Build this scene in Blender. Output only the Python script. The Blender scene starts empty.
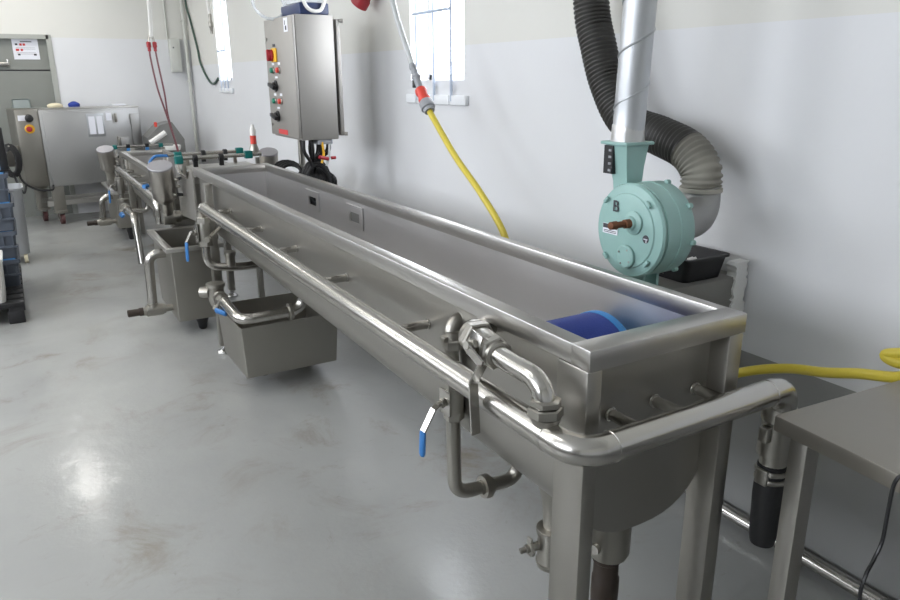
import bpy, bmesh, math, random
from mathutils import Vector, Matrix
random.seed(7)
PI = math.pi
scene = bpy.context.scene
COL = scene.collection
V = Vector

# ------------------------------------------------------------------ materials
def new_mat(name):
    m = bpy.data.materials.new(name); m.use_nodes = True
    nt = m.node_tree
    return m, nt, nt.nodes['Principled BSDF']

def plain(name, col, rough=.5, metal=0., bump=0., scale=60., coat=0., var=.0):
    m, nt, b = new_mat(name)
    b.inputs['Base Color'].default_value = (*col, 1)
    b.inputs['Roughness'].default_value = rough
    b.inputs['Metallic'].default_value = metal
    if coat: b.inputs['Coat Weight'].default_value = coat
    tc = nt.nodes.new('ShaderNodeTexCoord')
    n = nt.nodes.new('ShaderNodeTexNoise'); n.inputs['Scale'].default_value = scale; n.inputs['Detail'].default_value = 4
    nt.links.new(tc.outputs['Object'], n.inputs['Vector'])
    if var:
        n2 = nt.nodes.new('ShaderNodeTexNoise'); n2.inputs['Scale'].default_value = 6; n2.inputs['Detail'].default_value = 5
        nt.links.new(tc.outputs['Object'], n2.inputs['Vector'])
        mx = nt.nodes.new('ShaderNodeMix'); mx.data_type = 'RGBA'
        mx.inputs[6].default_value = (*[c*(1-var) for c in col], 1); mx.inputs[7].default_value = (*[min(1, c*(1+var)) for c in col], 1)
        nt.links.new(n2.outputs['Fac'], mx.inputs[0]); nt.links.new(mx.outputs[2], b.inputs['Base Color'])
    mr = nt.nodes.new('ShaderNodeMapRange')
    mr.inputs['To Min'].default_value = max(.02, rough-.06); mr.inputs['To Max'].default_value = min(1, rough+.06)
    nt.links.new(n.outputs['Fac'], mr.inputs['Value']); nt.links.new(mr.outputs[0], b.inputs['Roughness'])
    if bump:
        bp = nt.nodes.new('ShaderNodeBump'); bp.inputs['Strength'].default_value = bump; bp.inputs['Distance'].default_value = .002
        nt.links.new(n.outputs['Fac'], bp.inputs['Height']); nt.links.new(bp.outputs[0], b.inputs['Normal'])
    return m

def steel(name, col=(.60, .58, .55), rough=.32, stretch=(1, 60, 1), wave=.0, grain=.10, blotch=.12, bscale=3.):
    """brushed stainless sheet: grain along one axis, blotchy sheen, slight dents"""
    m, nt, b = new_mat(name)
    b.inputs['Metallic'].default_value = 1
    tc = nt.nodes.new('ShaderNodeTexCoord')
    mp = nt.nodes.new('ShaderNodeMapping'); mp.inputs['Scale'].default_value = stretch
    nt.links.new(tc.outputs['Object'], mp.inputs['Vector'])
    g = nt.nodes.new('ShaderNodeTexNoise'); g.inputs['Scale'].default_value = 14; g.inputs['Detail'].default_value = 5
    nt.links.new(mp.outputs[0], g.inputs['Vector'])
    w = nt.nodes.new('ShaderNodeTexNoise'); w.inputs['Scale'].default_value = bscale; w.inputs['Detail'].default_value = 4
    nt.links.new(tc.outputs['Object'], w.inputs['Vector'])
    ad = nt.nodes.new('ShaderNodeMath'); ad.operation = 'MULTIPLY_ADD'
    ad.inputs[1].default_value = .35; nt.links.new(g.outputs['Fac'], ad.inputs[0]); nt.links.new(w.outputs['Fac'], ad.inputs[2])
    mr = nt.nodes.new('ShaderNodeMapRange'); mr.inputs['From Min'].default_value = .3; mr.inputs['From Max'].default_value = 1.05
    mr.inputs['To Min'].default_value = max(.05, rough-blotch); mr.inputs['To Max'].default_value = rough+blotch
    nt.links.new(ad.outputs[0], mr.inputs['Value']); nt.links.new(mr.outputs[0], b.inputs['Roughness'])
    mx = nt.nodes.new('ShaderNodeMix'); mx.data_type = 'RGBA'
    mx.inputs[6].default_value = (*[c*.93 for c in col], 1); mx.inputs[7].default_value = (*[min(1, c*1.05) for c in col], 1)
    nt.links.new(ad.outputs[0], mx.inputs[0]); nt.links.new(mx.outputs[2], b.inputs['Base Color'])
    bp = nt.nodes.new('ShaderNodeBump'); bp.inputs['Strength'].default_value = grain; bp.inputs['Distance'].default_value = .001
    nt.links.new(g.outputs['Fac'], bp.inputs['Height'])
    if wave:
        bp2 = nt.nodes.new('ShaderNodeBump'); bp2.inputs['Strength'].default_value = wave; bp2.inputs['Distance'].default_value = .02
        nt.links.new(w.outputs['Fac'], bp2.inputs['Height']); nt.links.new(bp2.outputs[0], bp.inputs['Normal'])
    nt.links.new(bp.outputs[0], b.inputs['Normal'])
    return m

M = {}
M['sheet'] = steel('brushed_sheet', (.46, .445, .415), .42, (60, 1.2, 60), wave=.05, grain=.05)
M['inner'] = steel('basin_sheet', (.38, .368, .34), .38, (60, 1.2, 60), wave=.03, grain=.04, blotch=.07)
M['lit_sheet'] = steel('lit_inside_sheet', (.66, .65, .645), .37, (60, 1.2, 60), wave=.03, grain=.03, blotch=.07)  # same steel as outside, lightened to imitate light bouncing inside the trough
M['frame'] = steel('frame_tube', (.36, .346, .315), .36, (40, 40, 1.5), grain=.0, blotch=.05)
M['rim'] = steel('rim_tube', (.50, .487, .465), .33, (40, 1.2, 40), grain=.0, blotch=.03)
M['pipe'] = steel('polished_pipe', (.48, .465, .435), .225, (1, 1, 1), grain=.0, blotch=.015)
M['fitting'] = steel('cast_fitting', (.37, .355, .32), .35, (8, 8, 8), grain=.06, blotch=.05)
M['dull'] = steel('dull_sheet', (.34, .327, .295), .42, (1.2, 60, 60), grain=.05, blotch=.05)
M['box'] = steel('cabinet_sheet', (.40, .385, .36), .6, (60, 60, 1.2), grain=.04, blotch=.04)
M['machine'] = steel('machine_sheet', (.44, .44, .435), .45, (60, 60, 1.2), grain=.04, wave=.03)
M['table'] = steel('table_sheet', (.32, .30, .265), .40, (2, 3, 3), grain=.0, blotch=.08, bscale=5)
M['galv'] = steel('galvanised_sheet', (.50, .515, .53), .50, (4, 4, 4), grain=.06, blotch=.06, bscale=12)
M['motor'] = steel('motor_housing', (.42, .40, .37), .33, (1, 1, 1), grain=.0, blotch=.02)
M['motor_cap'] = plain('motor_cap', (.40, .39, .41), .55, metal=.6)
M['black'] = plain('black_plastic', (.012, .012, .013), .38)
M['rubber'] = plain('black_rubber', (.015, .015, .016), .6)
M['brown'] = plain('brown_hose_rubber', (.035, .024, .017), .55)
M['blue'] = plain('blue_grip', (.03, .16, .42), .42)
M['deepblue'] = plain('deep_blue_mesh', (.010, .035, .25), .6, bump=.5, scale=220)
M['lightblue'] = plain('light_blue_band', (.03, .20, .50), .5)
M['teal'] = plain('teal_plastic', (.0, .13, .12), .4)
M['green'] = plain('green_button', (.01, .22, .13), .35)
M['red'] = plain('red_plastic', (.36, .02, .03), .4)
M['orange'] = plain('red_connector', (.68, .06, .04), .4)
M['yellow'] = plain('yellow_plastic', (.75, .42, .02), .4)
M['hose'] = plain('yellow_hose', (.62, .50, .05), .34, var=.08)
M['greyplastic'] = plain('grey_plastic', (.30, .31, .33), .45)
M['palegrey'] = plain('pale_grey_hose', (.50, .52, .52), .42)
M['whiteplastic'] = plain('white_plastic', (.74, .73, .70), .4)
M['paper'] = plain('paper', (.74, .75, .80), .6)
M['ink'] = plain('ink', (.05, .05, .06), .6)
M['redink'] = plain('red_print', (.55, .04, .04), .5)
M['mint'] = plain('mint_enamel', (.28, .45, .42), .40, bump=.06, scale=40, var=.06)
M['rust'] = plain('rusty_shaft', (.17, .065, .03), .62, metal=.4, bump=.3, scale=90, var=.3)
M['flex'] = plain('black_duct_hose', (.030, .029, .026), .5, var=.25)
M['dusty'] = plain('dusty_duct_hose', (.21, .20, .17), .7, var=.75)
M['band'] = plain('dusty_band', (.42, .40, .35), .7)
M['tray'] = plain('black_tray', (.008, .008, .009), .55)
M['plinth'] = plain('grey_plinth_paint', (.19, .185, .17), .6, var=.08)
M['foam'] = plain('white_foam', (.72, .72, .70), .85, bump=1., scale=70)
M['crate'] = plain('grey_blue_crate', (.10, .118, .15), .42)
M['liner'] = plain('blue_liner', (.05, .22, .50), .4)
M['pallet'] = plain('black_pallet', (.014, .014, .016), .5)
M['door'] = plain('grey_green_door', (.225, .235, .215), .5, var=.04)
M['doorframe'] = plain('door_frame', (.36, .37, .34), .5)
M['palebox'] = plain('ivory_plastic', (.58, .59, .55), .5)
M['greencable'] = plain('green_cable', (.05, .09, .07), .5)
M['redhose'] = plain('red_hose', (.20, .07, .08), .4)
M['navy'] = plain('navy_case', (.02, .035, .10), .4)
M['hopper'] = steel('hopper_sheet', (.28, .28, .27), .5, (1, 1, 1))
M['chrome'] = plain('chrome', (.7, .7, .7), .1, metal=1)
M['cream'] = plain('cream_cloth', (.62, .56, .40), .8)
M['guard'] = plain('guard_bar', (.42, .48, .58), .4)
M['windowframe'] = plain('window_white', (.78, .80, .82), .5)

def wall_mat():
    m, nt, b = new_mat('two_tone_wall')
    geo = nt.nodes.new('ShaderNodeNewGeometry'); sep = nt.nodes.new('ShaderNodeSeparateXYZ')
    nt.links.new(geo.outputs['Position'], sep.inputs[0])
    def step(z, a, bcol):
        st = nt.nodes.new('ShaderNodeMath'); st.operation = 'GREATER_THAN'; st.inputs[1].default_value = z
        nt.links.new(sep.outputs['Z'], st.inputs[0])
        mx = nt.nodes.new('ShaderNodeMix'); mx.data_type = 'RGBA'
        nt.links.new(st.outputs[0], mx.inputs[0])
        for s, v in ((6, a), (7, bcol)):
            if isinstance(v, tuple): mx.inputs[s].default_value = (*v, 1)
            else: nt.links.new(v, mx.inputs[s])
        return mx.outputs[2]
    upper = step(1.80, (.67, .677, .69), (.655, .65, .61))
    # the far wall's paint change sits higher
    yy = nt.nodes.new('ShaderNodeMath'); yy.operation = 'GREATER_THAN'; yy.inputs[1].default_value = 9.25
    nt.links.new(sep.outputs['Y'], yy.inputs[0])
    upper_far = step(2.12, (.67, .677, .69), (.655, .65, .61))
    mx = nt.nodes.new('ShaderNodeMix'); mx.data_type = 'RGBA'
    nt.links.new(yy.outputs[0], mx.inputs[0]); nt.links.new(upper, mx.inputs[6]); nt.links.new(upper_far, mx.inputs[7])
    full = step(.68, (.27, .272, .265), mx.outputs[2])
    mf = nt.nodes.new('ShaderNodeMix'); mf.data_type = 'RGBA'
    nt.links.new(yy.outputs[0], mf.inputs[0]); nt.links.new(full, mf.inputs[6]); nt.links.new(upper_far, mf.inputs[7]); full = mf.outputs[2]
    n = nt.nodes.new('ShaderNodeTexNoise'); n.inputs['Scale'].default_value = 1.3; n.inputs['Detail'].default_value = 6
    nt.links.new(geo.outputs['Position'], n.inputs['Vector'])
    hs = nt.nodes.new('ShaderNodeHueSaturation')
    mr = nt.nodes.new('ShaderNodeMapRange'); mr.inputs['To Min'].default_value = .95; mr.inputs['To Max'].default_value = 1.05
    nt.links.new(n.outputs['Fac'], mr.inputs[0]); nt.links.new(mr.outputs[0], hs.inputs['Value']); nt.links.new(full, hs.inputs['Color'])
    nt.links.new(hs.outputs[0], b.inputs['Base Color'])
    b.inputs['Roughness'].default_value = .6
    n2 = nt.nodes.new('ShaderNodeTexNoise'); n2.inputs['Scale'].default_value = 45; n2.inputs['Detail'].default_value = 3
    nt.links.new(geo.outputs['Position'], n2.inputs['Vector'])
    bp = nt.nodes.new('ShaderNodeBump'); bp.inputs['Strength'].default_value = .08; bp.inputs['Distance'].default_value = .004
    nt.links.new(n2.outputs['Fac'], bp.inputs['Height']); nt.links.new(bp.outputs[0], b.inputs['Normal'])
    return m
M['wall'] = wall_mat()
M['ceiling'] = plain('ceiling_paint', (.84, .84, .82), .8)

def floor_mat():
    m, nt, b = new_mat('epoxy_floor')
    geo = nt.nodes.new('ShaderNodeNewGeometry')
    def noise(s, d=5, r=.55, dist=0):
        n = nt.nodes.new('ShaderNodeTexNoise'); n.inputs['Scale'].default_value = s; n.inputs['Detail'].default_value = d
        n.inputs['Roughness'].default_value = r; n.inputs['Distortion'].default_value = dist
        nt.links.new(geo.outputs['Position'], n.inputs['Vector']); return n.outputs['Fac']
    def ramp(src, lo, hi, a=0., c=1.):
        r = nt.nodes.new('ShaderNodeMapRange'); r.interpolation_type = 'SMOOTHSTEP'; r.inputs['From Min'].default_value = lo; r.inputs['From Max'].default_value = hi
        r.inputs['To Min'].default_value = a; r.inputs['To Max'].default_value = c
        nt.links.new(src, r.inputs['Value']); return r.outputs[0]
    def mix(f, a, c):
        mx = nt.nodes.new('ShaderNodeMix'); mx.data_type = 'RGBA'
        nt.links.new(f, mx.inputs[0])
        for s, v in ((6, a), (7, c)):
            if isinstance(v, tuple): mx.inputs[s].default_value = (*v, 1)
            else: nt.links.new(v, mx.inputs[s])
        return mx.outputs[2]
    def mul(a, c):
        q = nt.nodes.new('ShaderNodeMath'); q.operation = 'MULTIPLY'
        nt.links.new(a, q.inputs[0]); nt.links.new(c, q.inputs[1]); return q.outputs[0]
    base = mix(ramp(noise(.9), .3, .7), (.285, .29, .28), (.335, .34, .328))
    dirt = mul(ramp(noise(2.3, 8, .7, .6), .50, .72), ramp(noise(.7), .42, .6, .2, .9))
    base = mix(dirt, base, (.15, .115, .07))
    scuff = ramp(noise(8, 7, .75, 1.5), .60, .74, 0, .7)
    base = mix(scuff, base, (.20, .185, .16))
    nt.links.new(base, b.inputs['Base Color'])
    wet = ramp(noise(1.1, 3, .5, .4), .32, .72)
    # splashed water lies along the trough
    sp = nt.nodes.new('ShaderNodeSeparateXYZ'); nt.links.new(geo.outputs['Position'], sp.inputs[0])
    wob = nt.nodes.new('ShaderNodeMath'); wob.operation = 'MULTIPLY_ADD'; wob.inputs[1].default_value = .9
    nt.links.new(noise(2.2, 4), wob.inputs[0]); nt.links.new(sp.outputs['X'], wob.inputs[2])
    near = ramp(wob.outputs[0], .15, .75)
    dry = nt.nodes.new('ShaderNodeMath'); dry.operation = 'SUBTRACT'; dry.use_clamp = True; dry.inputs[0].default_value = 1
    nt.links.new(near, dry.inputs[1])
    b.inputs['Roughness'].default_value = .42
    # clear water film / sealer on top, thicker where it is wet
    film = nt.nodes.new('ShaderNodeMath'); film.operation = 'MULTIPLY_ADD'; film.use_clamp = True; film.inputs[1].default_value = .75
    nt.links.new(near, film.inputs[0]); nt.links.new(ramp(wet, 0, 1, .15, .75), film.inputs[2])
    nt.links.new(film.outputs[0], b.inputs['Coat Weight'])
    b.inputs['Coat Roughness'].default_value = .17; b.inputs['Coat IOR'].default_value = 1.45
    b.inputs['Specular IOR Level'].default_value = .55
    bp = nt.nodes.new('ShaderNodeBump'); bp.inputs['Strength'].default_value = .16; bp.inputs['Distance'].default_value = .004
    nt.links.new(noise(55, 3), bp.inputs['Height'])
    bp2 = nt.nodes.new('ShaderNodeBump'); bp2.inputs['Strength'].default_value = .12; bp2.inputs['Distance'].default_value = .02
    nt.links.new(noise(6, 2), bp2.inputs['Height']); nt.links.new(bp2.outputs[0], bp.inputs['Normal'])
    nt.links.new(bp.outputs[0], b.inputs['Normal']); nt.links.new(bp.outputs[0], b.inputs['Coat Normal'])
    return m
M['floor'] = floor_mat()

def glass_mat():
    m = bpy.data.materials.new('window_glass'); m.use_nodes = True
    nt = m.node_tree; nt.nodes.clear()
    o = nt.nodes.new('ShaderNodeOutputMaterial')
    t = nt.nodes.new('ShaderNodeBsdfTransparent'); t.inputs[0].default_value = (.95, .97, 1, 1)
    g = nt.nodes.new('ShaderNodeBsdfGlossy'); g.inputs['Roughness'].default_value = .02
    mx = nt.nodes.new('ShaderNodeMixShader'); mx.inputs[0].default_value = .06
    nt.links.new(t.outputs[0], mx.inputs[1]); nt.links.new(g.outputs[0], mx.inputs[2]); nt.links.new(mx.outputs[0], o.inputs[0])
    return m
M['glass'] = glass_mat()

def clear_mat():
    m, nt, b = new_mat('clear_plastic_film')
    b.inputs['Base Color'].default_value = (.85, .9, .95, 1); b.inputs['Roughness'].default_value = .08
    b.inputs['Alpha'].default_value = .38
    return m
M['clear'] = clear_mat()

def emit(name, col, s):
    m = bpy.data.materials.new(name); m.use_nodes = True
    nt = m.node_tree; nt.nodes.clear()
    o = nt.nodes.new('ShaderNodeOutputMaterial'); e = nt.nodes.new('ShaderNodeEmission')
    e.inputs[0].default_value = (*col, 1); e.inputs[1].default_value = s
    nt.links.new(e.outputs[0], o.inputs[0]); return m
M['lamp'] = emit('lamp_diffuser', (1, .97, .92), 4.)

# ------------------------------------------------------------------ mesh helpers
def frame_of(d):
    d = d.normalized()
    a = V((0, 0, 1)) if abs(d.z) < .9 else V((1, 0, 0))
    u = d.cross(a).normalized(); v = d.cross(u).normalized()
    return u, v, d

def catmull(pts, n=8):
    P = [V(p) for p in pts]; P = [2*P[0]-P[1]] + P + [2*P[-1]-P[-2]]
    out = []
    for i in range(1, len(P)-2):
        a, b, c, d = P[i-1:i+3]
        for k in range(n):
            t = k/n
            out.append(.5*((2*b)+(-a+c)*t+(2*a-5*b+4*c-d)*t*t+(-a+3*b-3*c+d)*t**3))
    out.append(P[-2]); return out

def fillet(pts, R, n=7):
    P = [V(p) for p in pts]; out = [P[0]]
    for i in range(1, len(P)-1):
        a, b, c = P[i-1:i+2]
        d1 = (a-b); d2 = (c-b)
        r = min(R, d1.length*.49 if i > 1 else d1.length*.95, d2.length*.49 if i < len(P)-2 else d2.length*.95)
        p1 = b+d1.normalized()*r; p2 = b+d2.normalized()*r
        for k in range(n+1):
            t = k/n
            # circular-ish blend
            out.append((1-t)**2*p1+2*t*(1-t)*b+t*t*p2)
    out.append(P[-1]); return out

class MB:
    def __init__(s): s.bm = bmesh.new()
    def box(s, lo, hi, bev=0., taper=None, rot=None, seg=2):
        t = bmesh.new()
        lo, hi = V(lo), V(hi)
        r = bmesh.ops.create_cube(t, size=1)
        c = (lo+hi)/2; d = hi-lo
        for v in t.verts:
            k = 1.
            if taper is not None and v.co.z < 0: k = taper
            v.co = V((v.co.x*d.x*k, v.co.y*d.y*k, v.co.z*d.z))
        if bev: bmesh.ops.bevel(t, geom=list(t.edges), offset=bev, segments=seg, profile=.5, affect='EDGES')
        if rot is not None:
            for v in t.verts: v.co = rot @ v.co
        for v in t.verts: v.co += c
        s.add(t); return s
    def add(s, t):
        me = bpy.data.meshes.new('tmp'); t.to_mesh(me); t.free(); s.bm.from_mesh(me); bpy.data.meshes.remove(me)
    def rings(s, rings, close=False, cap=True):
        R = [[s.bm.verts.new(p) for p in r] for r in rings]
        n = len(R[0])
        for a, b in zip(R, R[1:]):
            for k in range(n):
                s.bm.faces.new((a[k], a[(k+1) % n], b[(k+1) % n], b[k]))
        if cap:
            s.bm.faces.new(list(reversed(R[0]))); s.bm.faces.new(R[-1])
        return s
    def tube(s, pts, r, seg=16, cap=True):
        P = [V(p) for p in pts]
        Q = [P[0]]
        for p in P[1:]:
            if (p-Q[-1]).length > 1e-5: Q.append(p)
        P = Q
        T = []
        for i in range(len(P)):
            a = P[max(0, i-1)]; b = P[min(len(P)-1, i+1)]
            T.append((b-a).normalized())
        u, v, _ = frame_of(T[0]); rings = []
        for i, p in enumerate(P):
            t = T[i]; u = (u-t*u.dot(t)).normalized(); v = t.cross(u)
            rr = r[i] if isinstance(r, (list, tuple)) else (r(i/(len(P)-1)) if callable(r) else r)
            rings.append([p+(u*math.cos(2*PI*k/seg)+v*math.sin(2*PI*k/seg))*rr for k in range(seg)])
        return s.rings(rings, cap=cap)
    def cyl(s, a, b, r, seg=20, r2=None):
        return s.tube([a, b], [r, r if r2 is None else r2], seg)
    def lathe(s, o, d, prof, seg=28, cap=True):
        """prof: (distance along d, radius)"""
        o = V(o); u, v, d = frame_of(V(d))
        rings = [[o+d*h+(u*math.cos(2*PI*k/seg)+v*math.sin(2*PI*k/seg))*max(r, 1e-4) for k in range(seg)] for h, r in prof]
        return s.rings(rings, cap=cap)
    def hexnut(s, a, b, r, ang=0):
        a, b = V(a), V(b); u, v, d = frame_of(b-a); L = (b-a).length
        rings = []
        for h, k in ((0, .9), (.12, 1.), (.88, 1.), (1, .9)):
            rings.append([a+d*L*h+(u*math.cos(2*PI*i/6+ang)+v*math.sin(2*PI*i/6+ang))*r*k for i in range(6)])
        return s.rings(rings)
    def poly(s, pts, ext):
        """flat polygon extruded by a vector"""
        e = V(ext)
        return s.rings([[V(p) for p in pts], [V(p)+e for p in pts]])
    def bin(s, lo, hi, taper=.85, wall=.012, bev=.0, r=.03, rimw=.0, rimh=.0):
        """open-topped container, tapered to the base, rounded corners"""
        lo, hi = V(lo), V(hi); c = (lo+hi)/2
        def ring(z, k, inset):
            hx = (hi.x-lo.x)/2*k-inset; hy = (hi.y-lo.y)/2*k-inset; rr = max(.004, r-inset*.5); out = []
            for sx, sy, a0 in ((1, 1, 0), (-1, 1, PI/2), (-1, -1, PI), (1, -1, 1.5*PI)):
                for q in range(5):
                    a = a0+q/4*PI/2
                    out.append(V((c.x+sx*(hx-rr)+rr*math.cos(a), c.y+sy*(hy-rr)+rr*math.sin(a), z)))
            return out
        rs = [ring(lo.z, taper, 0)]
        if rimw:
            kz = (hi.z-rimh-lo.z)/(hi.z-lo.z); rs += [ring(hi.z-rimh, taper+(1-taper)*kz, 0), ring(hi.z-rimh, 1, -rimw), ring(hi.z, 1, -rimw)]
        else: rs += [ring(hi.z, 1, 0)]
        rs += [ring(hi.z, 1, wall), ring(lo.z+wall, taper, wall)]
        return s.rings(rs)
    def build(s, name, mat, parent=None, flat=False, local=False, origin=None, ang=38, solid=0.):
        bm = s.bm
        bmesh.ops.recalc_face_normals(bm, faces=list(bm.faces))
        if origin is not None: off = V(origin)
        elif parent is not None and not local: off = ROOT[parent.name]
        elif parent is not None: off = V((0, 0, 0))
        else:
            xs = [v.co for v in bm.verts]
            mn = [min(c[i] for c in xs) for i in range(3)]; mxx = [max(c[i] for c in xs) for i in range(3)]
            off = V(((mn[0]+mxx[0])/2, (mn[1]+mxx[1])/2, mn[2]))
        if not local:
            for v in bm.verts: v.co -= off
        if not flat:
            for f in bm.faces: f.smooth = True
            lim = math.radians(ang)
            for e in bm.edges:
                if len(e.link_faces) == 2:
                    if e.calc_face_angle(0) > lim: e.smooth = False
        me = bpy.data.meshes.new(name); bm.to_mesh(me); bm.free()
        me.materials.append(M[mat] if isinstance(mat, str) else mat)
        o = bpy.data.objects.new(name, me); COL.objects.link(o)
        if parent is not None:
            o.parent = parent; ROOT[o.name] = ROOT[parent.name] if not local else V((0, 0, 0))
        else:
            o.location = off; ROOT[o.name] = off
        if solid:
            md = o.modifiers.new('thick', 'SOLIDIFY'); md.thickness = solid; md.offset = 0; md.use_rim = False
        return o
ROOT = {}

def tag(o, label, cat, group=None, kind=None):
    o['label'] = label; o['category'] = cat
    if group: o['group'] = group
    if kind: o['kind'] = kind
    return o
def thing(name, loc, label, cat, group=None, rz=0):
    o = bpy.data.objects.new(name, None); COL.objects.link(o)
    o.location = loc; o.rotation_euler = (0, 0, rz); o.empty_display_size = .1
    ROOT[o.name] = V(loc)
    return tag(o, label, cat, group)
def struct(o): o['kind'] = 'structure'; return o
def text_mesh(txt, size, ext=.0008):
    cu = bpy.data.curves.new('lettering', 'FONT'); cu.body = txt; cu.size = size; cu.extrude = ext
    cu.align_x = 'CENTER'; cu.align_y = 'CENTER'
    ob = bpy.data.objects.new('lettering', cu); COL.objects.link(ob)
    bpy.context.view_layer.update()
    me = bpy.data.meshes.new_from_object(ob.evaluated_get(bpy.context.evaluated_depsgraph_get()))
    bpy.data.objects.remove(ob); bpy.data.curves.remove(cu)
    return me
def text_part(name, txt, size, pos, xaxis, zaxis, mat, parent):
    me = text_mesh(txt, size); x = V(xaxis).normalized(); y = V(zaxis).normalized(); n = x.cross(y)
    off = ROOT[parent.name]
    for v in me.vertices: v.co = x*v.co.x+y*v.co.y+n*v.co.z+V(pos)-off
    me.materials.clear(); me.materials.append(M[mat])
    o = bpy.data.objects.new(name, me); COL.objects.link(o); o.parent = parent; ROOT[o.name] = off
    return o

# ------------------------------------------------------------------ the room
WX = 1.2187; FY = 9.3; LX = -4.2; BY = -3.2; CZ = 3.3
struct(MB().box((LX-.2, BY-.2, -.1), (WX+.3, FY+.2, 0)).build('floor', 'floor', flat=True))
struct(MB().box((LX-.2, BY-.2, CZ), (WX+.3, FY+.2, CZ+.1)).build('ceiling', 'ceiling', flat=True))
ADDED_WIN = [(-1.2, 1.7, 1.75, 2.95), (3.0, 5.0, 1.75, 2.95), (6.3, 7.5, 1.75, 2.95)]  # unseen openings, added to light the right wall softly from the side
w = MB(); y = BY
for (y0, y1, z0, z1) in ADDED_WIN:
    w.box((LX-.2, y, 0), (LX, y0, CZ)); w.box((LX-.2, y0, 0), (LX, y1, z0)); w.box((LX-.2, y0, z1), (LX, y1, CZ)); y = y1
w.box((LX-.2, y, 0), (LX, FY, CZ))
struct(w.build('wall_left', 'wall', flat=True))
struct(MB().box((LX, BY-.15, 0), (WX+.25, BY, CZ)).build('wall_back', 'wall', flat=True))
# right wall with two window openings
WIN = [(2.47, 3.09, 1.62, 2.52), (7.29, 7.85, 1.62, 2.50)]
w = MB(); T = .22; y = BY
for (y0, y1, z0, z1) in WIN:
    w.box((WX, y, 0), (WX+T, y0, CZ)); w.box((WX, y0, 0), (WX+T, y1, z0)); w.box((WX, y0, z1), (WX+T, y1, CZ)); y = y1
w.box((WX, y, 0), (WX+T, FY+.15, CZ))
struct(w.build('wall_right', 'wall', flat=True))
# far wall with a door opening
DX0, DX1, DZ = -1.55, -.40, 2.12
w = MB()
w.box((LX, FY, 0), (DX0, FY+.2, CZ)); w.box((DX1, FY, 0), (WX, FY+.2, CZ)); w.box((DX0, FY, DZ), (DX1, FY+.2, CZ))
struct(w.build('wall_far', 'wall', flat=True))
# door
d = MB().box((DX0+.02, FY+.07, .0), (DX1-.02, FY+.12, 1.74)).build('door_1', 'door', flat=True); struct(d)
MB().box((DX0+.02, FY+.07, 1.755), (DX1-.02, FY+.12, DZ-.01)).build('upper_panel', 'door', d, flat=True)
MB().box((DX0+.005, FY+.122, .0), (DX1-.005, FY+.16, DZ)).build('backing', 'ink', d, flat=True)  # dark slab added to keep sky from showing through the panel gap
fr = MB(); fr.box((DX1-.025, FY-.012, 0), (DX1+.03, FY+.15, DZ+.03)); fr.box((DX0-.03, FY-.012, 0), (DX0+.025, FY+.15, DZ+.03)); fr.box((DX0, FY-.012, DZ-.02), (DX1, FY+.15, DZ+.03))
fr.build('door_frame', 'doorframe', d, flat=True)
cl = MB().box((-1.02, FY+.03, 1.79), (-.84, FY+.07, 1.835), .006); cl.cyl((-.86, FY+.04, 1.83), (-.86, FY+.04, 1.87), .012)
cl.build('door_latch', 'pipe', d)
MB().box((-.89, FY+.062, 1.02), (-.70, FY+.069, 1.42), .02).build('push_plate', plain('push_plate_paint', (.30, .34, .33), .45), d)
s = thing('paper_notice', (-.65, FY+.06, 1.87), 'white notice sheet with red print taped at top of grey door', 'sign')
MB().box((-.785, FY+.062, 1.87), (-.515, FY+.068, 2.10)).build('sheet', 'paper', s, flat=True)
q = MB(); q.box((-.70, FY+.060, 2.065), (-.58, FY+.0625, 2.075))
for zz, xs in ((2.03, ((-.755, -.73),)), (1.915, ((-.74, -.715), (-.575, -.545)))):
    for a, b in xs: q.box((a, FY+.060, zz), (b, FY+.0625, zz+.02))
for zz in (2.0, 1.985, 1.945, 1.93): q.box((-.75, FY+.061, zz), (-.55, FY+.0622, zz+.0025))
q.build('black_print', 'ink', s, flat=True)
for zz, xs in ((2.025, ((-.71, -.685), (-.675, -.65))), (1.965, ((-.755, -.72), (-.705, -.68)))):
    for a, b in xs: MB().box((a, FY+.060, zz), (b, FY+.0625, zz+.025)).build('red_print', 'redink', s, flat=True)

# windows
def window(i, y0, y1, z0, z1, nb):
    o = MB()
    for a, b in (((y0, z0), (y0+.03, z1)), ((y1-.03, z0), (y1, z1)), ((y0, z0), (y1, z0+.03)), ((y0, z1-.03), (y1, z1))):
        o.box((WX+.13, a[0], a[1]), (WX+.19, b[0], b[1]))
    o = struct(o.build('window_%d' % i, 'windowframe', flat=True))
    MB().box((WX+.155, y0+.03, z0+.03), (WX+.16, y1-.03, z1-.03)).build('window_pane', 'glass', o, flat=True)
    return o
window(1, *WIN[0], 3); window(2, *WIN[1], 3)
for i, (y0, y1, z0, z1) in enumerate(ADDED_WIN):
    o = MB()
    for a, b in (((y0, z0), (y0+.04, z1)), ((y1-.04, z0), (y1, z1)), ((y0, z0), (y1, z0+.04)), ((y0, z1-.04), (y1, z1)), (((y0+y1)/2-.02, z0), ((y0+y1)/2+.02, z1))):
        o.box((LX-.16, a[0], a[1]), (LX-.1, b[0], b[1]))
    o = struct(o.build('window_%d' % (i+3), 'windowframe', flat=True))  # out-of-view frame for an opening added as side light
    MB().box((LX-.133, y0+.03, z0+.03), (LX-.128, y1-.03, z1-.03)).build('window_pane', 'glass', o, flat=True)
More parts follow.
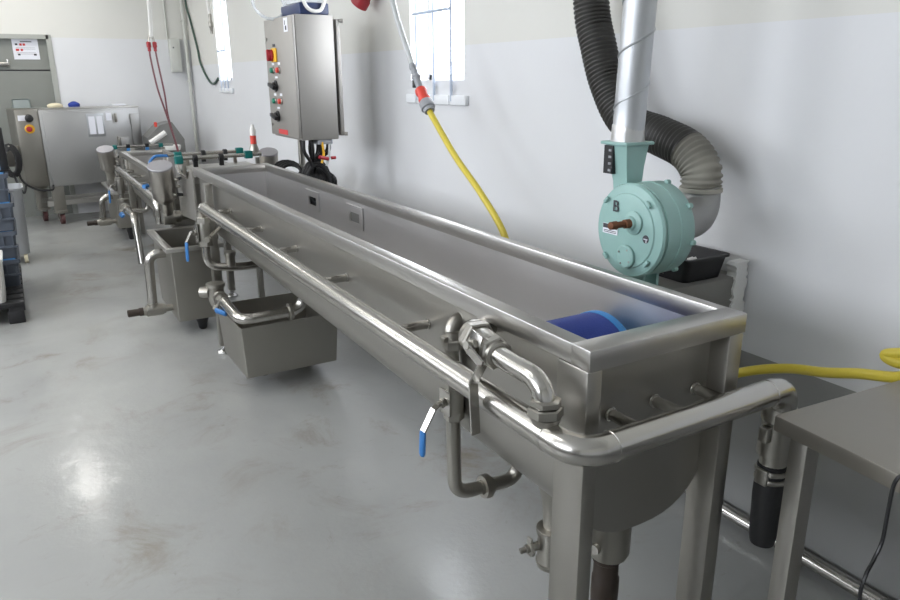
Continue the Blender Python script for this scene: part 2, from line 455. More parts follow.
def guard(ys, z0, ztop, label, tie, blocks):
    t = thing('window_guard', (WX-.02, sum(ys)/len(ys), z0), label, 'window guard', 'guard bars over the windows')
    for yy in ys: MB().cyl((WX-.02, yy, z0+.02), (WX-.02, yy, ztop), .008, 10).build('bar', 'guard', t)
    MB().cyl((WX-.03, tie[0], tie[2]), (WX-.03, tie[1], tie[2]), .009, 10).build('tie_rod', 'navy' if False else 'guard', t)
    for a, b in blocks: MB().box((WX-.024, a, z0), (WX, b, z0+.052), .004).build('mounting_block', 'windowframe', t)
    MB().box((WX-.03, min(ys)-.1, ztop-.03), (WX, max(ys)+.1, ztop+.03), .004).build('top_bracket', 'windowframe', t)
guard([2.575, 2.77, 2.975], 1.487, 2.60, 'white guard bars over the window beside the hanging yellow hose', (2.575, 2.99, 1.99), [(2.42, 2.595), (2.605, 2.795), (2.805, 2.985), (2.995, 3.12)])
guard([7.42, 7.57, 7.72], 1.485, 2.60, 'white guard bars over the narrow window near the far corner', (7.42, 7.72, 1.93), [(7.28, 7.45), (7.47, 7.66), (7.68, 7.85)])

# kick rail along the right wall
t = thing('kick_rail', (WX-.04, 1., 0), 'round steel kick rail along the foot of the grey wall', 'rail')
MB().tube([(WX-.05, BY+.1, .055), (WX-.05, 8.9, .055)], .024, 14).build('rail', 'pipe', t)
for yy in (-2.5, -1.2, .2, 1.6, 3., 4.4, 5.8, 7.2, 8.6): MB().box((WX-.06, yy-.015, 0), (WX, yy+.015, .045)).build('bracket', 'fitting', t)

# corner pipe, wall box, conduit, cables
t = thing('corner_pipe', (1.165, 9.24, 0), 'white vertical pipe in the far corner of the room', 'pipe')
MB().cyl((1.165, 9.235, 0), (1.165, 9.235, CZ), .021, 14).build('pipe', 'palebox', t)
for zz in (.6, 1.6, 2.35): MB().box((1.14, 9.21, zz), (1.19, 9.3, zz+.02), .004).build('pipe_clip', 'palebox', t)
t = thing('wall_box', (1.03, 9.25, 1.72), 'ivory box on the far wall beside the corner pipe', 'electrical box')
MB().box((.955, 9.21, 1.72), (1.085, 9.30, 2.13), .012).build('body', 'palebox', t)
MB().box((.965, 9.203, 1.74), (1.055, 9.212, 2.11), .006).build('cover', 'palebox', t)
MB().cyl((1.0, 9.205, 2.02), (1.0, 9.198, 2.02), .010, 10).build('lock', 'ink', t)
o = MB().cyl((.955, 9.285, 2.13), (.955, 9.285, CZ), .011, 8).build('conduit', 'palebox'); tag(o, 'thin ivory conduit running up from the wall box', 'conduit')
o = MB().tube(catmull([(1.19, 9.19, CZ), (1.20, 9.17, 2.59), (1.2, 9.0, 2.344), (1.2, 8.76, 2.0), (1.2, 8.68, 1.83), (1.2, 8.42, 1.66), (1.2, 8.2, 1.585), (1.2, 8.02, 1.59), (1.205, 7.88, 1.64)]), .013, 8).build('cable', 'greencable')
tag(o, 'dark green cable sagging down the wall to the far window', 'cable')

# ------------------------------------------------------------------ wash troughs
FLIP = True
def basin(x0, x1, y0, y1, ztop, zc, zc_s, bb, bb_s, holes, parent):
    """U-shaped sheet trough with closed ends; holes: (ya, yb, za, zb) in the right-hand wall"""
    bm = bmesh.new(); xm = (x0+x1)/2; a = (x1-x0)/2
    ys = sorted(set([y0, y1]+[v for h in holes for v in h[:2]]+[y0+(y1-y0)*k/8 for k in range(9)]))
    zs = sorted(set([ztop]+[v for h in holes for v in h[2:]]), reverse=True)
    prof_n = 20
    rows = []
    for yy in ys:
        dz = zc+zc_s*(yy-y0); b = bb+bb_s*(yy-y0)
        r = [V((x0, yy, ztop)), V((x0, yy, dz))]
        for k in range(1, prof_n): 
            an = PI+PI*k/prof_n
            # superellipse for fuller corners
            cx, sn = math.cos(an), math.sin(an); e = .82
            r.append(V((xm+a*math.copysign(abs(cx)**e, cx), yy, dz+b*math.copysign(abs(sn)**e, sn))))
        r.append(V((x1, yy, dz)))
        for z in reversed(zs): r.append(V((x1, yy, z)))
        rows.append([bm.verts.new(p) for p in r])
    for i in range(len(ys)-1):
        for k in range(len(rows[0])-1):
            c = (rows[i][k].co+rows[i+1][k+1].co)/2
            if any(h[0] < c.y < h[1] and h[2] < c.z < h[3] and c.x > x1-.01 for h in holes): continue
            bm.faces.new((rows[i][k], rows[i+1][k], rows[i+1][k+1], rows[i][k+1]))
    bm.faces.new(rows[0]); bm.faces.new(list(reversed(rows[-1])))
    m = MB(); m.bm.free(); m.bm = bm
    o = m.build('basin', 'inner', parent, solid=.004, ang=30)
    o.data.materials.append(M['lit_sheet'])
    md = o.modifiers['thick']; md.material_offset = 1 if FLIP else 0  # inside shell gets the lightened copy, outside the darker one
    return o

def lever_valve(root, c, axis, out, r, L, grip, name='ball_valve', plate=True, lever_pts=None, wid=.016, body_len=.1, wd=None):
    """ball valve: body along axis, stem towards out, flat lever through lever_pts, optional grip"""
    c = V(c); ax = V(axis).normalized(); ou = V(out).normalized()
    m = MB(); h = body_len/2
    m.lathe(c-ax*h, ax, [(0, r*.95), (h*.35, r*.95), (h*.36, r*1.15), (h*.6, r*1.2), (h*1.4, r*1.2), (h*1.64, r*1.15), (h*1.65, r*.95), (h*2, r*.95)], 18)
    m.hexnut(c-ax*h, c-ax*h*.55, r*1.22); m.hexnut(c+ax*h*.55, c+ax*h, r*1.22)
    side = ax.cross(ou).normalized()
    b = m.build(name, 'fitting', root)
    p = MB()
    if plate:
        rot = Matrix((ax, side, ou)).transposed()
        p.box(c+ou*(r*1.25)-V((h*.62, r*1.0, .003)), c+ou*(r*1.25)+V((h*.62, r*1.0, .003)), .001, rot=rot)
        p.build('mounting_plate', 'pipe', b)
    p = MB(); s0 = c+ou*r*1.1; p.cyl(s0, c+ou*(r*1.2+.03), r*.33, 12)
    p.hexnut(c+ou*(r*1.2+.006), c+ou*(r*1.2+.018), r*.55); p.build('stem', 'fitting', b)
    if lever_pts:
        pts = [V(q) for q in lever_pts]; lv = MB()
        wdir = None
        for i in range(len(pts)-1):
            a, d = pts[i], pts[i+1]; dr = (d-a).normalized()
            w_ = V(wd) if wd else ax
            w_ = (w_-dr*w_.dot(dr)).normalized()
            if wdir is not None: w_ = (wdir-dr*wdir.dot(dr)).normalized()
            wdir = w_
            n_ = dr.cross(w_).normalized()*.0025; ww = w_*wid/2
            lv.rings([[a+ww+n_, a-ww+n_, a-ww-n_, a+ww-n_], [d+ww+n_, d-ww+n_, d-ww-n_, d+ww-n_]])
        lo = lv.build('lever', 'pipe', b)
        if grip:
            a, d = V(grip[0]), V(grip[1])
            dr = (d-a).normalized(); w_ = (wdir-dr*wdir.dot(dr)).normalized(); n_ = dr.cross(w_)
            g = MB(); rings = []
            for t_, k in ((0, .8), (.06, 1), (.9, 1.), (1, .7)):
                cc = a.lerp(d, t_)
                rings.append([cc+(w_*math.cos(2*PI*q/12)*wid*.62+n_*math.sin(2*PI*q/12)*wid*.36)*k for q in range(12)])
            g.rings(rings); go = g.build('lever_grip', 'blue', b); go['label'] = 'blue plastic lever grip'
    return b

def weld_ring(m, c, d, r): m.lathe(V(c)-V(d)*.0025, d, [(0, r), (.0015, r*1.05), (.0035, r*1.05), (.005, r)], 18)

# ---- near trough
H = 1.10; W = .484; L = 3.77
t1 = thing('wash_trough', (W/2, L/2, 0), 'long stainless steel wash trough in the foreground running along the right wall', 'trough', 'steel wash troughs')
basin(.030, .455, .06, 3.73, 1.06, .775, .012, .20, -.010, [(2.78, 2.90, .952, 1.0), (2.19, 2.31, .950, 1.0)], t1)
rm = MB()
rm.box((0, 0, 1.05), (W, .062, H), .004); rm.box((0, L-.05, 1.05), (W, L, H), .004)
rm.box((.0005, .03, 1.0525), (.045, L-.02, H-.0006), .003); rm.box((W-.032, .03, 1.0525), (W-.0005, L-.02, H-.0006), .003)
rm.build('rim', 'rim', t1)
for (xa, xb, ya, yb) in ((0, .042, .004, .105), (W-.048, W, .004, .088), (-.036, .010, 3.30, 3.36), (W-.026, W+.02, 3.30, 3.36)):
    lg = MB().box((xa, ya, .05), (xb, yb, 1.052), .005).build('leg', 'frame', t1)
    f = MB(); xm, ym = (xa+xb)/2, (ya+yb)/2
    f.cyl((xm, ym, .018), (xm, ym, .07), .010, 12); f.lathe((xm, ym, 0), (0, 0, 1), [(0, .042), (.008, .043), (.016, .036), (.026, .016), (.034, .014)], 22)
    f.build('levelling_foot', 'chrome', lg)
# doubler plates round the square openings
for ya, yb in ((2.74, 2.94), (2.15, 2.35)):
    p = MB(); x = .449
    h0, h1 = ya+.04, yb-.04
    p.box((x-.003, ya, .925), (x+.002, h0, 1.035)); p.box((x-.003, h1, .925), (x+.002, yb, 1.035))
    p.box((x-.003, h0, 1.0), (x+.002, h1, 1.035)); p.box((x-.003, h0, .925), (x+.002, h1, .952))
    p.build('opening_plate', 'lit_sheet', t1, flat=True)
# supply rail
RZ = .935
rail = MB().tube(fillet([(-.073, 3.25, .80), (-.073, 3.25, RZ), (-.081, -.076, .920), (.575, -.070, .918), (.590, -.045, .82)], .075, 10), .032, 24)
for c, d in (((-.081, .02, .9205), (0, 1, 0)), ((.0, -.0755, .92), (1, 0, 0)), ((.495, -.071, .918), (1, 0, 0)), ((-.0735, 3.17, RZ), (0, 1, 0))): weld_ring(rail, c, d, .032)
rail.build('supply_pipe', 'pipe', t1)
for yy in (.735, 1.345, 1.895, 2.40, 2.98):
    s = MB().cyl((-.08, yy, RZ+.005), (.032, yy, RZ+.005), .0135, 14); weld_ring(s, (.024, yy, RZ+.005), (1, 0, 0), .0155)
    s.build('spray_stub', 'pipe', t1)
for xx in (.118, .254, .390):
    s = MB().cyl((xx, -.07, .912), (xx, .06, .908), .0135, 14); weld_ring(s, (xx, .053, .908), (0, 1, 0), .0165)
    s.build('spray_stub', 'pipe', t1)
# rail outlet: coupling and black hose under the far end of the rail
c = MB(); o = V((.588, -.047, .868)); c.lathe(o, (0, .0, -1), [(0, .034), (.012, .036), (.02, .042), (.05, .042), (.055, .038), (.10, .038), (.12, .043), (.145, .043), (.15, .034), (.19, .033)], 22)
c.box((.53, -.06, .768), (.553, -.034, .808), .004); c.build('hose_coupling', 'fitting', t1)
c = MB(); c.lathe((.588, -.047, .703), (0, 0, -1), [(0, .028), (.01, .036), (.03, .036), (.05, .034), (.06, .038), (.10, .039), (.14, .037), (.22, .034), (.24, .030), (.242, .02)], 20)
h = c.build('hose_end', 'rubber', t1)
c = MB()
for zz in (.648, .671): c.lathe((.588, -.047, zz), (0, 0, 1), [(0, .0385), (.004, .041), (.009, .041), (.013, .0385)], 20)
c.box((.545, -.064, .645), (.56, -.029, .688), .004); c.build('hose_clamp', 'fitting', h)
# thin riser with lever valve
m = MB().tube(fillet([(.06, .565, 1.005), (.002, .565, 1.005), (.002, .545, .478), (.215, .535, .468), (.235, .535, .66)], .05, 9), .0205, 18)
m.build('riser_pipe', 'fitting', t1)
m = MB().hexnut((.006, .558, .925), (.006, .557, .955), .029); m.lathe((.006, .558, .955), (0, 0, 1), [(0, .026), (.02, .024), (.022, .0175)], 18); m.box((-.030, .545, .95), (-.010, .57, .965), .003); m.build('pipe_union', 'fitting', t1)
m = MB().lathe((.085, .541, .474), (1, 0, -.06), [(0, .022), (.008, .022), (.009, .034), (.022, .036), (.030, .036), (.031, .028), (.040, .028)], 20); m.build('flange', 'fitting', t1)
lever_valve(t1, (.004, .551, .775), (0, 0, 1), (-1, -.1, 0), .024, 0, ((-.102, .54, .71), (-.106, .54, .635)), 'riser_valve', lever_pts=[(-.045, .545, .778), (-.068, .54, .768), (-.102, .54, .708), (-.103, .54, .69)], wd=(0, 1, 0), wid=.020, body_len=.12)
# thick feed pipe with long lever
pb = [(.05, .40, 1.035), (-.046, .40, 1.035), (-.080, .20, 1.035), (-.082, .045, 1.035), (-.081, .035, .94)]
MB().tube(fillet(pb, .05, 9), .0235, 20).build('feed_pipe', 'pipe', t1)
ax = (V(pb[2])-V(pb[1])).normalized(); P = lambda k: V(pb[1])+ax*k
m = MB(); m.lathe(P(.035), ax, [(0, .030), (.004, .040), (.018, .041), (.022, .034)], 22); m.hexnut(P(.052), P(.082), .046); m.build('pipe_union', 'fitting', t1)
m = MB(); m.hexnut(P(.150), P(.178), .040, .3); m.lathe(P(.176), ax, [(0, .032), (.012, .030), (.014, .024)], 20); m.build('pipe_union', 'fitting', t1)
m = MB(); m.hexnut((-.081, .036, .960), (-.081, .037, .983), .038); m.lathe((-.081, .036, .946), (0, 0, 1), [(0, .028), (.016, .034)], 20); m.hexnut((-.081, .037, .986), (-.081, .037, 1.000), .034, .2); m.build('pipe_union', 'fitting', t1)
lever_valve(t1, P(.118), ax, (-1, -.15, .25), .030, 0, None, 'feed_valve', lever_pts=[P(.120)+V((-.058, 0, .012)), (-.122, .215, 1.020), (-.133, .235, .972), (-.128, .232, .845)], wd=(0, 1, 0), wid=.024, body_len=.10)
# far end riser below the rail
m = MB().tube(fillet([(-.073, 3.25, .86), (-.080, 3.22, .585), (.10, 3.20, .565), (.30, 3.2, .565), (.30, 3.2, .70)], .07, 9), .024, 18); m.build('riser_pipe', 'pipe', t1)
lever_valve(t1, (-.075, 3.235, .79), (0, .05, 1), (-1, 0, 0), .034, 0, ((-.185, 3.21, .745), (-.190, 3.205, .635)), 'riser_valve', lever_pts=[(-.12, 3.235, .80), (-.15, 3.225, .80), (-.185, 3.21, .745)], wd=(0, 1, 0), wid=.022, body_len=.17)
m = MB().lathe((.05, 3.2, .575), (0, 0, 1), [(0, .026), (.06, .028), (.07, .034), (.09, .034), (.095, .02)], 16); m.build('tee_cap', 'fitting', t1)
m = MB().cyl((-.02, 3.10, .83), (-.09, 3.02, .80), .010, 10); m.lathe((-.10, 3.01, .795), (-.6, -.6, -.2), [(0, .014), (.02, .016), (.022, .01)], 12); m.build('drain_cock', 'fitting', t1)
# low return pipe over the drip tank
m = MB().tube(fillet([(-.09, 3.02, .47), (-.09, 2.83, .47), (-.086, 2.53, .452), (.25, 2.54, .455), (.26, 2.54, .66)], .075, 10), .028, 20)
m.build('return_pipe', 'pipe', t1)
m = MB().lathe((.165, 2.537, .454), (1, 0, 0), [(0, .029), (.004, .046), (.022, .046), (.026, .029)], 20); m.build('flange', 'fitting', t1)
m = MB().lathe((-.09, 3.02, .40), (0, 0, 1), [(0, .03), (.03, .042), (.06, .045), (.11, .045), (.115, .052), (.135, .052), (.138, .035)], 20); m.lathe((-.09, 2.955, .47), (0, -1, 0), [(0, .034), (.03, .034), (.031, .042), (.05, .042), (.052, .034)], 18)
m.lathe((-.125, 3.03, .485), (-.8, .5, .0), [(0, .03), (.03, .032), (.05, .03), (.052, .01)], 16); m.build('tee_fitting', 'fitting', t1)
lever_valve(t1, (-.09, 2.88, .465), (0, 1, 0), (-.8, 0, -.6), .030, 0, ((-.135, 2.86, .425), (-.095, 2.80, .415)), 'return_valve', lever_pts=[(-.115, 2.88, .44), (-.137, 2.865, .425)], wid=.030, body_len=.09, plate=False)
# drains under the near end
m = MB().tube([(.17, .245, .70), (.15, .247, .64), (.138, .25, .585), (.130, .25, .55), (.128, .25, .40)], [.125, .08, .045, .030, .026], 24); m.build('drain_pipe', 'fitting', t1)
v = MB().lathe((.128, .25, .50), (0, 0, -1), [(0, .030), (.006, .044), (.02, .044), (.022, .040), (.105, .040), (.107, .044), (.12, .040), (.122, .028)], 22).build('drain_valve', 'fitting', t1)
m = MB(); m.cyl((.095, .262, .445), (.055, .27, .44), .012, 12); m.hexnut((.075, .265, .443), (.065, .268, .442), .024); m.box((.063, .258, .42), (.07, .278, .475), .003); m.cyl((.058, .27, .44), (.04, .274, .438), .008, 10); m.build('valve_stem', 'fitting', v)
m = MB().lathe((.245, .16, .60), (0, 0, -1), [(0, .060), (.05, .060), (.055, .056), (.16, .055), (.175, .048), (.18, .036)], 24); m.cyl((.195, .15, .47), (.178, .145, .47), .014, 12)
m = m.build('drain_coupling', 'fitting', t1)
MB().lathe((.240, .16, .43), (0, 0, -1), [(0, .036), (.02, .037), (.024, .033), (.07, .034), (.074, .037), (.12, .037), (.2, .034), (.36, .033), (.43, .033)], 20).build('drain_hose', 'brown', m)
# bent lug plate at the far corner
m = MB().poly([(-.008, 3.75, 1.08), (-.008, 3.86, 1.08), (-.008, 3.90, 1.03), (-.008, 4.16, 1.03), (-.008, 4.20, 1.075), (-.008, 4.28, 1.075), (-.008, 4.28, .72), (-.008, 3.75, .76)], (.012, 0, 0)); m.build('side_plate', 'sheet', t1)
m = MB().tube([(-.012, 3.84, 1.075), (-.012, 3.89, 1.025), (-.012, 4.16, 1.025), (-.012, 4.2, 1.07)], .010, 8); m.build('handle', 'pipe', t1)

# roller lying in the near end of the trough
RYC, RZC = .385, .858
o = thing('drum_roller', (.243, .38, .80), 'blue mesh drum with light blue edge lying in the near end of the trough', 'roller')
R0 = .150
MB().lathe((.052, RYC, RZC), (1, 0, 0), [(0, .10), (.004, R0-.006), (.012, R0), (.325, R0)], 48).build('drum', 'deepblue', o)
MB().lathe((.372, RYC, RZC), (1, 0, 0), [(0, R0+.001), (.004, R0+.003), (.022, R0+.003), (.026, R0-.006), (.028, .06)], 48).build('edge_band', 'lightblue', o)
ax_ = MB().cyl((.033, RYC, RZC), (.452, RYC, RZC), .022, 16).build('axle', 'fitting', o)

# ---- drip tank beneath
o = thing('drip_tank', (.2, 2.85, 0), 'low steel tank under the foreground trough, below the pipe with blue lever', 'tank')
MB().bin((-.078, 2.585, .10), (.465, 3.10, .388), .94, .004, r=.008).build('tank_body', 'dull', o, ang=30)
for x in (.10, .36):
    for yy in (2.86, 3.02): MB().lathe((x, yy, 0), (0, 0, 1), [(0, .028), (.012, .028), (.016, .012), (.108, .012)], 14).build('foot', 'black', o)

# ---- tall collection tanks
def tall_tank(X0, X1, Y0, Y1, zb, zr, label, ox):
    t = thing('collection_tank', ((X0+X1)/2, (Y0+Y1)/2, 0), label, 'tank', 'collection tanks at the trough ends')
    MB().bin((X0+.03, Y0+.03, zb), (X1-.03, Y1-.03, zr-.01), .95, .005, r=.008).build('tank_body', 'dull', t, ang=30)
    r = MB()
    r.box((X0, Y0, zr-.028), (X1, Y0+.035, zr), .003); r.box((X0, Y1-.035, zr-.028), (X1, Y1, zr), .003)
    r.box((X0, Y0+.03, zr-.028), (X0+.045, Y1-.03, zr), .003); r.box((X1-.045, Y0+.03, zr-.028), (X1, Y1-.03, zr), .003)
    r.build('rim', 'rim', t)
    for x in ((X0+X1)/2+.02,):
        for yy in (Y0+.14, Y1-.15): MB().lathe((x, yy, 0), (0, 0, 1), [(0, .02), (.01, .028), (zb*.5, .034), (zb+.01, .055)], 14).build('foot', 'black', t)
    ym = Y0+.25; xo = X0-.075
    MB().tube(fillet([(X0+.05, ym, zr-.075), (xo, ym, zr-.075), (xo-.012, ym, zb+.08)], .07, 9), .031, 18).build('overflow_pipe', 'pipe', t)
    f = MB().lathe((X0+.06, ym, zb+.05), (-1, 0, 0), [(0, .024), (.07, .024), (.071, .034), (.085, .034), (.086, .04), (.19, .04), (.192, .031), (.21, .03)], 18)
    f.cyl((xo-.012, ym, zb+.05), (xo-.012, ym, zb+.10), .034, 16)
    f = f.build('drain_fitting', 'fitting', t)
    MB().lathe((X0-.145, ym, zb+.05), (-1, 0, 0), [(0, .028), (.03, .028), (.032, .024), (.10, .025), (.104, .018)], 16).build('drain_plug', 'brown', f)
    return t
tall_tank(-.222, .14, 3.73, 4.47, .10, .605, 'tall open steel collection tank beyond the drip tank of the foreground trough', 0)
tall_tank(-.165, .10, 7.12, 8.05, .14, .53, 'farthest open steel collection tank, in front of the machine on casters', 0)

# ---- second trough, one step lower
H2 = .95; X20, X21, Y20, Y21 = -.045, .375, 4.50, 6.95
t2 = thing('wash_trough', ((X20+X21)/2, (Y20+Y21)/2, 0), 'second, lower steel wash trough beyond the foreground one', 'trough', 'steel wash troughs')
basin(X20+.03, X21-.03, Y20+.05, Y21-.04, H2-.04, .65, .012, .19, -.01, [], t2)
rm = MB(); rm.box((X20, Y20, H2-.05), (X21, Y20+.05, H2), .004); rm.box((X20, Y21-.05, H2-.05), (X21, Y21, H2), .004)
rm.box((X20+.0005, Y20+.03, H2-.045), (X20+.04, Y21-.03, H2-.0006), .003); rm.box((X21-.032, Y20+.03, H2-.045), (X21-.0005, Y21-.03, H2-.0006), .003); rm.build('rim', 'rim', t2)
for (xa, xb, ya, yb) in ((X20, X20+.045, Y20+.01, Y20+.08), (X21-.045, X21, Y20+.01, Y20+.08), (X20, X20+.045, Y21-.28, Y21-.21), (X21-.045, X21, Y21-.28, Y21-.21)):
    lg = MB().box((xa, ya, .05), (xb, yb, H2-.048), .005).build('leg', 'frame', t2)
    f = MB().lathe(((xa+xb)/2, (ya+yb)/2, 0), (0, 0, 1), [(0, .042), (.008, .043), (.016, .036), (.026, .016), (.06, .014)], 18).build('levelling_foot', 'chrome', lg)
m = MB().tube(fillet([(-.125, 6.62, .66), (-.125, 6.62, .82), (-.125, 4.47, .80), (-.125, 4.47, .64)], .07, 9), .031, 18); m.build('supply_pipe', 'pipe', t2)
for yy in (4.9, 5.4, 5.9, 6.35): MB().cyl((-.12, yy, .815), (X20+.035, yy, .815), .013, 12).build('spray_stub', 'pipe', t2)
m = MB().tube(fillet([(-.125, 6.62, .70), (-.13, 6.60, .42), (.1, 6.58, .40), (.1, 6.58, .50)], .06, 8), .024, 14); m.build('riser_pipe', 'pipe', t2)
lever_valve(t2, (-.125, 6.62, .66), (0, 0, 1), (-1, 0, 0), .033, 0, ((-.23, 6.6, .62), (-.235, 6.6, .50)), 'riser_valve', lever_pts=[(-.17, 6.62, .67), (-.2, 6.61, .67), (-.23, 6.6, .62)], wd=(0, 1, 0), wid=.022, body_len=.16)
m = MB().tube(fillet([(-.145, 6.35, .50), (-.145, 5.72, .50), (-.145, 5.60, .10)], .09, 9), .030, 16); m.build('return_pipe', 'pipe', t2)
m = MB().lathe((-.145, 6.35, .43), (0, 0, 1), [(0, .03), (.03, .044), (.11, .044), (.115, .05), (.135, .05), (.138, .02)], 16); m.lathe((-.145, 6.30, .5), (0, -1, 0), [(0, .036), (.05, .036), (.051, .042), (.08, .042), (.082, .03)], 16); m.build('tee_fitting', 'fitting', t2)
lever_valve(t2, (-.145, 6.15, .50), (0, 1, 0), (-1, 0, -.3), .033, 0, ((-.205, 6.12, .47), (-.20, 6.0, .46)), 'return_valve', lever_pts=[(-.18, 6.15, .49), (-.205, 6.12, .475)], wid=.036, body_len=.10, plate=False)
m = MB().poly([(X20, 6.93, .94), (X20, 7.05, .94), (X20, 7.09, .89), (X20, 7.3, .89), (X20, 7.33, .93), (X20, 7.4, .93), (X20, 7.4, .60), (X20, 6.93, .64)], (.012, 0, 0)); m.build('side_plate', 'sheet', t2)
m = MB().cyl((-.10, 5.02, .845), (-.135, 4.98, .845), .016, 14); m.build('hose_cap', 'blue', t2)

# ---- drive motors
def motor(x, y, zt, r, hgt, label, sx=1, cable=True):
    """cylindrical geared motor, its capped top leaning towards the working side"""
    t = thing('drive_motor', (x, y, zt-hgt-.2), label, 'motor', 'round steel drive motors')
    A = V((-.10, -.36, 1)).normalized(); o = V((x, y, zt))-A*hgt
    u, v, _ = frame_of(A)
    MB().lathe(o, A, [(0, r*.55), (hgt*.12, r*.9), (hgt*.18, r*.97), (hgt*.40, r*.97), (hgt*.405, r*.985), (hgt*.68, r*.985), (hgt*.685, r), (hgt*.97, r), (hgt*.975, r*.96)], 36).build('housing', 'motor', t)
    MB().lathe(o+A*(hgt-.012), A, [(0, r*.985), (.006, r*1.01), (.014, r*1.01), (.018, r*.97)], 36).build('top_cap', 'motor_cap', t)
    g = MB(); g.lathe(o-A*.09, A, [(0, r*.5), (.09, r*.55)], 20)
    c = o-A*.12
    g.box(c-V((r*.55, r*.5, .05)), c+V((r*.55, r*.5, .05)), .012)
    g.lathe(c, (sx, 0, 0), [(0, r*.5), (r*1.0, r*.5), (r*1.05, r*.35), (abs(sx)*.13, r*.35)], 18)
    g.build('gearbox', 'fitting', t)
    if cable:
        for dx, dy, hh in ((.99, -.25, .42), (.95, -.3, .62), (.6, -.8, .22)):
            q = o+A*hgt*hh+V((dx, dy, 0))*r*.95
            MB().lathe(q, (dx, dy, 0), [(0, .013), (.018, .013), (.022, .009), (.03, .008)], 12).build('cable_gland', 'fitting', t)
        k = lambda dx, dy, hh: o+A*hgt*hh+V((dx, dy, 0))*r
        MB().tube(catmull([k(1.2, -.3, .62), k(1.55, -.4, .64), k(1.75, -.45, .45), k(1.5, -.7, .22), k(.85, -1.0, .22)]), .011, 8).build('motor_cable', 'rubber', t)
    return t
motor(-.135, 4.12, 1.085, .080, .27, 'steel drive motor hanging at the far end of the foreground trough')
motor(-.165, 7.12, .965, .080, .24, 'farthest steel drive motor with pale cap, above the farthest tank')
motor(.605, 4.13, 1.135, .066, .22, 'grey round motor cap standing behind the far right corner of foreground trough', -1, False)

# ---- spray bars between the troughs
def clamp(m, x, y, z, s): m.box((x-s, y-s*.9, z-s), (x+s, y+s*.9, z+s), .006)
sb = thing('spray_bar', (.25, 4.1, 1.10), 'pair of steel spray bars with teal clamps across the far end of foreground trough', 'spray bar')
for y, z, xa, xb in ((4.02, 1.135, -.03, .52), (4.42, 1.125, -.03, .50)):
    MB().cyl((xa, y, z), (xb, y, z), .013, 12).build('bar', 'pipe', sb)
for x, y, z in ((-.03, 4.02, 1.128), (.43, 4.02, 1.137), (.04, 4.42, 1.118), (.475, 4.42, 1.125)):
    m = MB(); clamp(m, x, y, z, .026); m.build('end_clamp', 'teal', sb)
for x, y, z in ((.075, 4.02, 1.13), (.245, 4.02, 1.13), (.215, 4.42, 1.12), (.37, 4.42, 1.12)):
    m = MB().lathe((x-.016, y, z), (1, 0, 0), [(0, .022), (.004, .026), (.028, .026), (.032, .022)], 12); m.box((x-.014, y-.016, z-.055), (x+.014, y+.016, z), .003); m.build('hose_clamp', 'black', sb)
for x, y in ((-.0, 4.02), (.49, 4.02)): MB().box((x-.012, y-.012, 1.03), (x+.012, y+.012, 1.115), .002).build('post', 'fitting', sb)
MB().box((.012, 3.99, 1.02), (.53, 4.45, 1.045), .003).build('carrier', 'sheet', sb)
for x in (.17, .47): MB().box((x, 4.18, 0), (x+.04, 4.22, 1.02), .003).build('leg', 'frame', sb)
for x in (.10, .44): MB().box((x-.012, 4.408, 1.04), (x+.012, 4.432, 1.11), .002).build('post', 'fitting', sb)
MB().tube(catmull([(-.16, 4.42, 1.05), (-.145, 4.42, 1.09), (-.11, 4.42, 1.12), (-.06, 4.42, 1.122), (-.02, 4.42, 1.12)]), .010, 8).build('air_tube', 'blue', sb)
sb = thing('spray_bar', (.2, 7.5, .94), 'farthest steel spray bar with blue and teal clamps, in front of the machine on casters', 'spray bar')
MB().cyl((-.155, 7.5, .95), (.56, 7.5, .95), .013, 12).build('bar', 'pipe', sb)
for x in (-.03, .43):
    m = MB(); clamp(m, x, 7.5, .95, .022); m.build('end_clamp', 'teal', sb)
for x in (.10, .29):
    m = MB(); clamp(m, x, 7.5, .955, .020); m.build('hose_clamp', 'black', sb)
    m = MB(); clamp(m, x, 7.5, .918, .018); m.build('nozzle', 'liner', sb)
for x in (.14, .45): MB().box((x-.02, 7.48, 0), (x+.02, 7.52, .93), .003).build('leg', 'frame', sb)
# spray gun standing on the bar end
o = thing('spray_nozzle', (.505, 4.02, 1.14), 'white and red spray nozzle standing up on the spray bar end', 'nozzle')
MB().lathe((.485, 4.06, 1.148), (0, 0, 1), [(0, .035), (.025, .032), (.05, .022), (.055, .02)], 16).build('base', 'fitting', o)
MB().lathe((.485, 4.06, 1.203), (0, 0, 1), [(0, .021), (.055, .021), (.057, .018)], 16).build('red_collar', 'orange', o)
MB().lathe((.485, 4.06, 1.258), (0, 0, 1), [(0, .019), (.04, .021), (.06, .012), (.075, .010)], 14).build('tip', 'whiteplastic', o)
# white bucket lid and hopper behind
o = thing('feed_hopper', (.62, 8.3, 0), 'dark grey slanted steel hopper with white tube in the far corner', 'hopper')
m = MB().poly([(.41, 8.2, .80), (.41, 8.2, .98), (.56, 8.2, 1.12), (.70, 8.2, 1.15), (.82, 8.2, .95), (.82, 8.2, .80)], (0, .4, 0)); m.build('body', 'hopper', o)
for x in (.44, .78):
    for y in (8.23, 8.57): MB().box((x-.02, y-.02, 0), (x+.02, y+.02, .8)).build('leg', 'frame', o)
MB().cyl((.42, 8.12, .93), (.60, 8.12, 1.04), .03, 14).build('tube', 'whiteplastic', o)
MB().lathe((.52, 8.24, 1.10), (0, 0, 1), [(0, .015), (.03, .018), (.05, .018), (.055, .01)], 12).build('knob', 'orange', o)
MB().lathe((.65, 8.1, .84), (0, 0, 1), [(0, .09), (.03, .10), (.05, .10), (.055, .09)], 24).build('lid', 'whiteplastic', o)

